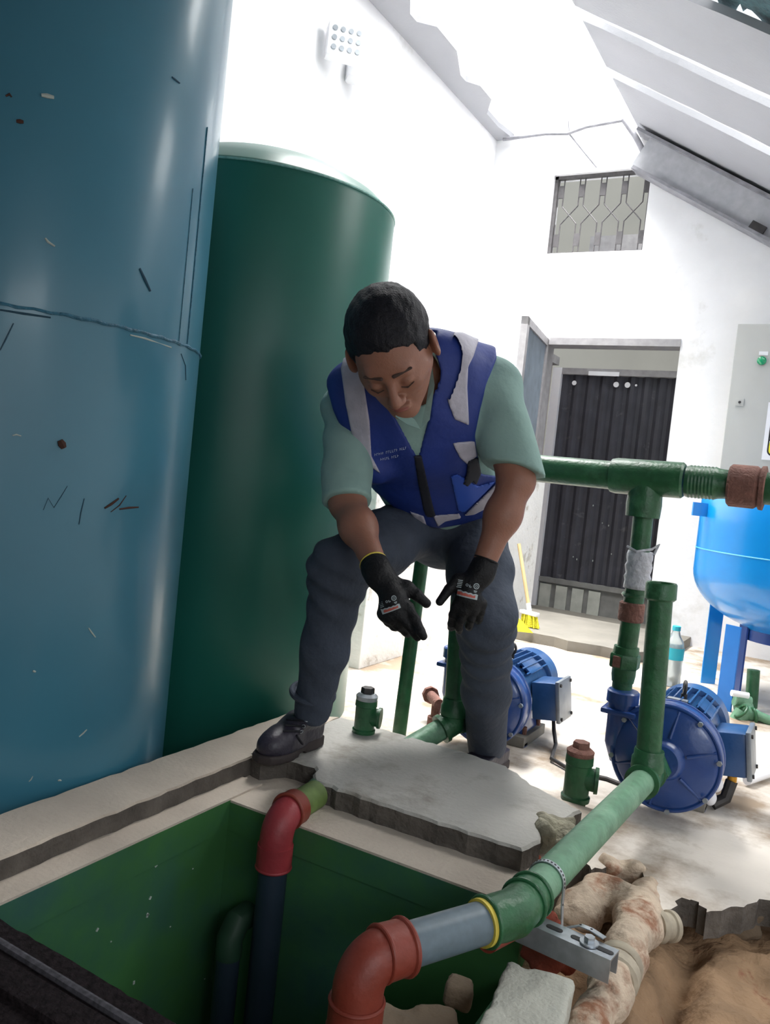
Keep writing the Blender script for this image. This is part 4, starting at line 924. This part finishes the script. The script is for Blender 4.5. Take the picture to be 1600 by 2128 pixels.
# hair
def hairf(X):
    L = hl(X); d = el(L, (0, .030, -.020), (.0845, .093, .101)) 
    c_ = L[:, 2]; a_ = np.abs(L[:, 0])
    line = np.interp(c_, [-.12, -.05, -.015, .012, .030, .045, .060, .12], [-.075, -.055, .012, -.030, -.034, .010, .052, .058])
    line = np.where(c_ > .045, np.maximum(line, .050 + .008 * np.cos(a_ * 60)), line)
    d = smax(d, (line - L[:, 1]) * .7, .004)
    d = d + .0014 * wob(L, 150, 2) + .0010 * wob(L * A((2.2, 1, .6)), 330, 9)
    return d * hs
lo, hi = bbox([hc], .165); sdf('hair', hairf, lo, hi, .0036, m_hair, man)
def browf(X):
    L = hl(X); return np.minimum(rc(L, (.013, .010, .0925), (.047, .012, .0800), .0042, .0030), rc(L, (-.013, .010, .0925), (-.047, .012, .0800), .0042, .0030)) * hs
lo, hi = bbox([hc + HR @ Vector((a, .011, .08)) * hs for a in (-.05, .05)], .02); sdf('eyebrows', browf, lo, hi, .002, m_brow, man)
def lashf(X):
    L = hl(X); return np.minimum(chain(L, [(.018, -.0235, .0885), (.031, -.0265, .0895), (.044, -.0225, .0815)], [.0013, .0016, .0012], .001), chain(L, [(-.018, -.0235, .0885), (-.031, -.0265, .0895), (-.044, -.0225, .0815)], [.0013, .0016, .0012], .001)) * hs
lo, hi = bbox([hc + HR @ Vector((a, -.024, .086)) * hs for a in (-.05, .05)], .015); sdf('eyelashes', lashf, lo, hi, .0016, m_brow, man)
def lipf(X):
    L = hl(X); return np.minimum(el(L, (0, -.0742, .0885), (.020, .0042, .0098)), el(L, (0, -.0828, .0855), (.018, .0048, .0098))) * hs
lo, hi = bbox([hc + HR @ Vector((a, -.078, .088)) * hs for a in (-.024, .024)], .014); sdf('lips', lipf, lo, hi, .0018, m_lip, man)
# shirt
sl_nL = (elL - shL).normalized(); sl_nR = (elR - shR).normalized()
hemL = P(722, 1034, 1.97); hemR = P(1052, 972, 2.03)
def folds(X, fr=26, am=.004, seed=0): return am * (np.sin((X @ A((.5, .4, 1.0))) * fr * 2.2 + 2.2 * wob(X, 13, seed)) * .5 + wob(X, fr, seed) * .6)
def shirtf(X):
    d = torso(X) - .002
    sL = chain(X, [P(745, 825, 2.12), shL, elL + sl_nL * .02], [.058, .060, .062], .03); sL = smax(sL, pln(X, hemL, sl_nL + lat * .03), .004)
    sR = chain(X, [P(990, 798, 2.1), shR, elR + sl_nR * .02], [.066, .072, .070], .03); sR = smax(sR, pln(X, hemR, (sl_nR - Vector(lat) * .55).normalized()), .004)
    d = smin(d, np.minimum(sL, sR), .02) + folds(X, 24, .005, 1)
    d = smax(d, -rc(X, neck0, P(868, 790, 1.98), .058, .066), .006)
    d = smax(d, pln(X, P(940, 1105, 2.3), -spine), .004)
    return d
lo, hi = bbox([shL, shR, elL, elR, pel, nkb, P(1100, 950, 2.0), P(660, 900, 2.0)], .12)
shirt = sdf('shirt', shirtf, lo, hi, .006, m_shirt, man)
# collar flaps
nb = P(866, 792, 1.93)
b = MB()
for pp in ([(824, 846, 1.84), (862, 872, 1.835), (874, 892, 1.84), (846, 882, 1.83), (822, 866, 1.83)], [(898, 760, 1.93), (903, 800, 1.89), (893, 872, 1.85), (874, 892, 1.845), (884, 846, 1.87)]):
    q = [P(*z) for z in pp]; n = len(q); b.add(q + [z + FWD * .006 for z in q], [tuple(range(n)), tuple(range(2 * n - 1, n - 1, -1))] + [(i, (i + 1) % n, n + (i + 1) % n, n + i) for i in range(n)])
b.build('collar', m_shirt, shirt, 0)
# vest
Vpoly = [(868, 952), (893, 862), (902, 800), (906, 690), (790, 690), (786, 800), (820, 866)]
vout = [(1028, 700), (1032, 745), (1014, 790), (998, 850), (987, 905), (992, 945), (1000, 985), (1036, 990), (1052, 992), (1036, 1046), (1008, 1075), (960, 1090), (912, 1098), (888, 1094), (860, 1082), (820, 1056), (780, 1022), (764, 1004), (742, 960), (715, 905), (692, 852), (679, 803), (676, 740), (720, 640), (900, 640)]
hem = [(600, 600), (640, 880), (742, 985), (780, 1022), (820, 1056), (860, 1082), (888, 1094), (912, 1098), (960, 1090), (1008, 1075), (1036, 1046), (1052, 992), (1080, 900), (1120, 600)]
def vestbase(X):
    d = torso(X) - .013 + folds(X, 17, .0045, 5)
    d = smin(d, shoulders(X) - .012, .03)
    d = smin(d, rc(X, P(748, 855, 2.05), P(782, 965, 2.09), .058, .052), .03)
    fl_ = rc(X, P(1000, 965, 2.24), P(1000, 1035, 2.27), .065, .060); d = smin(d, fl_, .03)
    return d
def vestf(X):
    d = vestbase(X)
    d = smax(d, -rc(X, shL + sl_nL * .03 - CR * .02, shL + sl_nL * .25 - CR * .02, .052, .052), .006)
    d = smax(d, -rc(X, shR + sl_nR * .03 + CR * .03, shR + sl_nR * .22 + CR * .02, .070, .068), .006)
    d = smax(d, -rc(X, neck0, P(868, 790, 2.0), .066, .074), .006)
    u, v, D = proj(X); front = (D - 2.10)
    d = smax(d, -np.maximum(poly2(u, v, Vpoly) * 1.9 / F, front), .004)
    d = smax(d, poly2(u, v, vout) * 2.1 / F, .004)
    return d
lo, hi = bbox([P(680, 790, 2.0), P(1060, 760, 2.1), pel, P(1050, 1060, 2.3), P(760, 1050, 2.2), nkb], .11)
vest = sdf('vest', vestf, lo, hi, .0058, m_vest, man)
def patch(name, pg, m, th=.0065, Dm=2.2, hh=.0045, smooth=180):
    def f(X):
        base = vestf(X); u, v, D = proj(X)
        return np.maximum(np.maximum(base - th, -(base + .012)), np.maximum(poly2(u, v, pg) * 1.95 / F, D - Dm))
    cx_ = [P(x, y, 1.97) for x, y in pg]; lo, hi = bbox(cx_ + [P(x, y, Dm + .02) for x, y in pg], .02); return sdf(name, f, lo, hi, hh, m, vest, smooth)
for pg in ([(708, 765), (716, 735), (744, 725), (757, 805), (768, 875), (772, 948), (792, 986), (754, 957), (733, 913), (718, 840)],
           [(930, 738), (944, 690), (1000, 690), (984, 740), (973, 762), (971, 805), (975, 884), (945, 872), (931, 836), (926, 787)],
           [(940, 920), (986, 916), (991, 948), (971, 965), (956, 952)],
           [(850, 1062), (880, 1072), (887, 1092), (862, 1078)], [(899, 1071), (954, 1067), (959, 1077), (925, 1084), (910, 1095)],
           [(962, 1073), (1037, 999), (1048, 1008), (1024, 1050), (985, 1070)]):
    patch('reflective_strip', pg, m_reflect, Dm=2.2 if min(q[1] for q in pg) < 960 else 2.36)
zipo = patch('zip', [(860, 946), (876, 946), (890, 1010), (902, 1060), (914, 1100), (896, 1100), (880, 1060), (868, 1000)], m_zip, .006)
patch('pocket_flap', [(972, 958), (994, 950), (1000, 984), (990, 1008), (982, 1000), (972, 1012), (962, 1006), (970, 985)], m_zip, .010)
patch('pocket', [(936, 990), (950, 985), (992, 1010), (1030, 1000), (1012, 1020), (964, 1066), (952, 1062)], mat('lighter_blue_pocket', (36, 78, 176), .6, var=.12), .006)
vt = bvh(vest)
random.seed(12); polys = []
for (x0_, y0_, n_, tl) in ((777, 940, 17, -.20), (790, 950, 10, -.20)):
    x = x0_
    for k in range(n_):
        w_ = random.choice([2.2, 3.0, 3.4]); hgt = 5.2; yy = y0_ + (x - x0_) * tl
        if k % 7 != 5:
            polys.append([P(x, yy - hgt, 1.9), P(x + .9, yy - hgt, 1.9), P(x + .9, yy, 1.9), P(x, yy, 1.9)])
            ym = random.choice([0, -hgt / 2, -hgt + .9]); polys.append([P(x, yy + ym - .9, 1.9), P(x + w_, yy + ym - .9, 1.9), P(x + w_, yy + ym, 1.9), P(x, yy + ym, 1.9)])
        x += w_ + 1.3
decal('chest_print', polys, vt, m_print, vest, .002, d=FWD)
# trousers
def trouf(X):
    Y = squash(X); d = rc(Y, sq(pel), sq(P(935, 1110, 2.38)), .148, .130) * .85
    d = smin(d, chain(X, [hpL, hpL * .5 + knL * .5, knL, knL * .45 + anL * .55, anL], [.092, .085, .074, .057, .048], .03), .035) if False else d
    lgL = chain(X, [hpL, hpL * .5 + knL * .5, knL, knL * .45 + anL * .55, anL], [.092, .085, .074, .057, .048], .03)
    lgR = chain(X, [hpR, hpR * .5 + knR * .5, knR, knR * .45 + anR * .55, anR + (anR - knR) * .08], [.092, .088, .077, .064, .055], .03)
    lgL = smax(lgL, pln(X, anL + (anL - knL).normalized() * .015, anL - knL), .004); lgR = smax(lgR, pln(X, anR + (anR - knR).normalized() * .015, anR - knR), .004)
    d = smin(d, np.minimum(lgL, lgR), .035)
    kl = np.exp(-(np.linalg.norm(X - A(knL), axis=1) / .13) ** 2) + np.exp(-(np.linalg.norm(X - A(knR) + A((0, 0, .08)), axis=1) / .16) ** 2)
    d = d + (.0012 + .0032 * kl) * np.sin((X[:, 2] * 75 + X[:, 0] * 50) + 5.0 * wob(X, 14, 3)) + .002 * wob(X, 40, 7)
    return d
lo, hi = bbox([hpL, knL, anL, hpR, knR, anR, pel, P(1050, 1100, 2.35)], .10)
tr = sdf('trousers', trouf, lo, hi, .0065, m_jeans, man)
ca = P(650, 1440, 2.115); cd = (anL - knL).normalized()
MB().torus(ca, cd, .054, .008, 36).ring(ca - cd * .004, ca + cd * .012, .03, .052).build('rolled_cuff', m_jeans, tr)
kp = P(1007, 1100, 2.12); MB().torus(kp, CR, .008, .0015, 14, 6).tube([kp, kp - CU * .02, kp - CU * .03 + CR * .006], .002, 6).build('key_clip', m_galv, tr)
# shoes
def shoe(heel, toe, ank, z0, parent):
    heel = Vector(heel); toe = Vector(toe); fw = toe - heel; fw.z = 0; Lf = fw.length; fw.normalize(); sd = fw.cross(Vector((0, 0, 1)))
    M_ = A(Matrix((sd, fw, Vector((0, 0, 1)))).transposed()); o_ = A((heel.x, heel.y, z0))
    pg = [(-.028, -.008), (0, -.018), (.028, -.008), (.034, .03), (.033, .09), (.044, Lf - .075), (.044, Lf - .035), (.030, Lf - .006), (0, Lf + .004), (-.030, Lf - .006), (-.044, Lf - .035), (-.046, Lf - .075), (-.035, .09), (-.034, .03)]
    def loc(X): return (X - o_) @ M_
    def solef(X):
        L = loc(X); d2 = poly2(L[:, 0], L[:, 1], pg); top = np.where(L[:, 1] < .075, .030, .022)
        return smax(smax(d2, L[:, 2] - top, .003), -(L[:, 2] - np.where((L[:, 1] > .078) & (L[:, 1] < .11), .008, .0005)), .003)
    la = M_.T @ (A(ank) - o_)
    def upf(X):
        L = loc(X); h = np.interp(L[:, 1], [-.02, .05, .10, .15, Lf - .06, Lf], [.10, .11, .092, .066, .052, .026])
        d = chain(L, [(0, .022, .052), (0, .09, .050), (0, Lf - .055, .036)], [.040, .042, .040], .03)
        d = smin(d, rc(L, (0, .05, .06), (la[0], la[1], la[2] + .01), .044, .046), .03)
        d = smin(d, rc(L, (0, Lf - .07, .034), (0, Lf - .035, .032), .042, .030), .02)
        d = smax(d, poly2(L[:, 0], L[:, 1], pg) + .002 - np.clip(L[:, 2] - .06, 0, .06) * .6, .006); d = smax(d, .018 - L[:, 2], .004)
        return smax(d, L[:, 2] - (la[2] + .005), .004) + .0008 * wob(L, 90, 3)
    lo, hi = bbox([heel, toe, ank], .07)
    u_ = sdf('shoe', upf, lo, hi, .0042, m_shoe, parent); sdf('sole', solef, lo, hi, .0042, m_sole, u_)
    return u_, M_, o_, loc
hz_ = onZ(652, 1546, .1); tz_ = onZ(538, 1588, .1)
u_, M_, o_, _ = shoe(hz_, tz_, P(648, 1492, 2.12), .1005, man)
ub = bvh(u_)
def onshoe(x, y): 
    d = ray(x, y).normalized(); h_, n_, _, _ = ub.ray_cast(O, d); return (h_, n_) if h_ else (P(x, y, 2.02), -FWD)
b = MB()
for x, y in ((637, 1498), (631, 1509), (626, 1520)):
    h_, n_ = onshoe(x, y); b.torus(h_ + n_ * .001, n_, .0042, .0013, 14, 6)
b.build('eyelets', m_galv, u_)
b = MB()
for (x0_, y0_), (x1_, y1_) in (((637, 1498), (596, 1496)), ((631, 1509), (592, 1508)), ((626, 1520), (588, 1520)), ((615, 1528), (628, 1546))):
    pts = []
    for k in range(6):
        h_, n_ = onshoe(x0_ + (x1_ - x0_) * k / 5, y0_ + (y1_ - y0_) * k / 5); pts.append(h_ + n_ * .0015)
    b.tube(pts, .0026, 6)
b.build('laces', m_lace, u_)
aR = Vector((anR.x, anR.y, 0)); shoe(aR + (P(1030, 1500, 2.5) - P(1010, 1500, 2.5)) * 1.0 + Vector((.0, .045, 0)), aR + Vector((-.01, -.175, 0)), anR + Vector((0, 0, -.015)), .0005, man)
# gloves
def glove(name, wr, el_, palm, fingers, thumb, pr_, prd, cuffm):
    wr = Vector(wr); fd = (wr - Vector(el_)).normalized()
    def f(X):
        d = rc(X, wr - fd * .028, wr + fd * .01, .031, .030)
        d = smin(d, chain(X, [wr, palm], [.028, .026], .02), .02)
        for fg in fingers: d = smin(d, rc(X, palm * .55 + Vector(fg[0]) * .45, fg[0], .019, .0145), .016)
        for fg in fingers:
            n = len(fg); d = smin(d, chain(X, fg, [.0125, .0112, .0102, .0092][:n], .003), .006)
        d = smin(d, rc(X, wr * .6 + palm * .4, thumb[0], .018, .016), .014); d = smin(d, chain(X, thumb, [.0155, .0125, .0105][:len(thumb)], .004), .008)
        d = smax(d, -(pln(X, wr - fd * .026, fd)), .003)
        return d + .0009 * wob(X, 120, 6)
    pts = [wr, palm] + [Vector(p) for fg in fingers for p in fg] + [Vector(p) for p in thumb]
    lo, hi = bbox(pts, .045); g_ = sdf(name, f, lo, hi, .003, m_glove, man)
    MB().torus(wr - fd * .026, fd, .0295, .0028, 32, 8).build('cuff_band', cuffm, g_)
    return g_
gL = glove('glove', P(783, 1186, 1.81), elL, P(817, 1240, 1.775),
    [[P(846, 1262, 1.765), P(862, 1288, 1.75), P(874, 1312, 1.74), P(879, 1322, 1.74)], [P(830, 1276, 1.76), P(848, 1298, 1.755), P(862, 1316, 1.755), P(867, 1324, 1.757)],
     [P(812, 1284, 1.765), P(828, 1300, 1.775), P(842, 1312, 1.79), P(846, 1316, 1.80)], [P(797, 1276, 1.775), P(808, 1292, 1.79), P(818, 1302, 1.805), P(822, 1304, 1.815)]],
    [P(845, 1222, 1.79), P(866, 1236, 1.785), P(886, 1254, 1.785)], None, None, m_yellow)
gR = glove('glove', P(1003, 1184, 2.0), elR, P(972, 1232, 1.985),
    [[P(950, 1258, 1.985), P(942, 1278, 1.995), P(938, 1296, 2.015), P(938, 1304, 2.03)], [P(965, 1268, 1.98), P(957, 1288, 1.985), P(953, 1304, 2.005), P(954, 1310, 2.02)],
     [P(984, 1266, 1.985), P(979, 1286, 1.99), P(975, 1300, 2.01), P(975, 1305, 2.025)], [P(1000, 1254, 1.995), P(998, 1272, 2.0), P(995, 1286, 2.02), P(994, 1290, 2.03)]],
    [P(952, 1206, 1.99), P(934, 1224, 1.985), P(914, 1250, 1.98)], None, None, m_glove)
def gprint(g_, c0, ax, sc, D):
    tr_ = bvh(g_); cx_, cy_ = c0; ca_, sa_ = math.cos(ax), math.sin(ax)
    def T(x, y): return P(cx_ + (x * ca_ - y * sa_) * sc, cy_ + (x * sa_ + y * ca_) * sc, D)
    def dec(polys, m, off, nm): decal(nm, [[T(*p) for p in pg] for pg in polys], tr_, m, g_, off, d=FWD)
    top = [0, 2.5, 1, 3, 1.5, 3.5, 2, 4, 2, 3.5]; n = len(top); segs = []; segs2 = []
    for i in range(n - 1):
        xa, xb = -26 + i * 52 / (n - 1), -26 + (i + 1) * 52 / (n - 1); segs.append([(xa, top[i] - 7), (xb, top[i + 1] - 7), (xb, 8), (xa, 8)])
        if 0 < i < n - 2: segs2.append([(xa, top[i] - 3.5), (xb, top[i + 1] - 3.5), (xb, 5), (xa, 5)])
    dec(segs, m_gprint, .0012, 'print_outline'); dec(segs2, m_gred, .0022, 'red_print')
    def rg(cx_, cy_, r, w, n=12):
        return [[(cx_ + r * math.cos(a), cy_ + r * math.sin(a)), (cx_ + r * math.cos(a2), cy_ + r * math.sin(a2)), (cx_ + (r - w) * math.cos(a2), cy_ + (r - w) * math.sin(a2)), (cx_ + (r - w) * math.cos(a), cy_ + (r - w) * math.sin(a))] for a, a2 in [(2 * math.pi * k / n, 2 * math.pi * (k + 1) / n) for k in range(n)]]
    dec(rg(18, -22, 7, 2) + rg(18, -22, 3, 1.2) + [[(14, -12), (22, -12), (22, -10), (14, -10)], [(15, -9), (21, -9), (21, -7.5), (15, -7.5)]] + rg(-3, -20, 3.2, 1.4) + [[(2, -22), (4, -22), (4, -16), (2, -16)], [(5, -19), (7, -19), (7, -16), (5, -16)]]
        + [[(-25 + 1.2 * (k % 2), -27 + 4 * k), (-14, -28 + 4 * k), (-14, -26.4 + 4 * k), (-25 + 1.2 * (k % 2), -25.4 + 4 * k)] for k in range(5)], m_gprint, .0012, 'print_marks')
gprint(gR, (975, 1240), math.radians(13), .95, 1.9)
gprint(gL, (812, 1270), math.radians(-22), .82, 1.7)
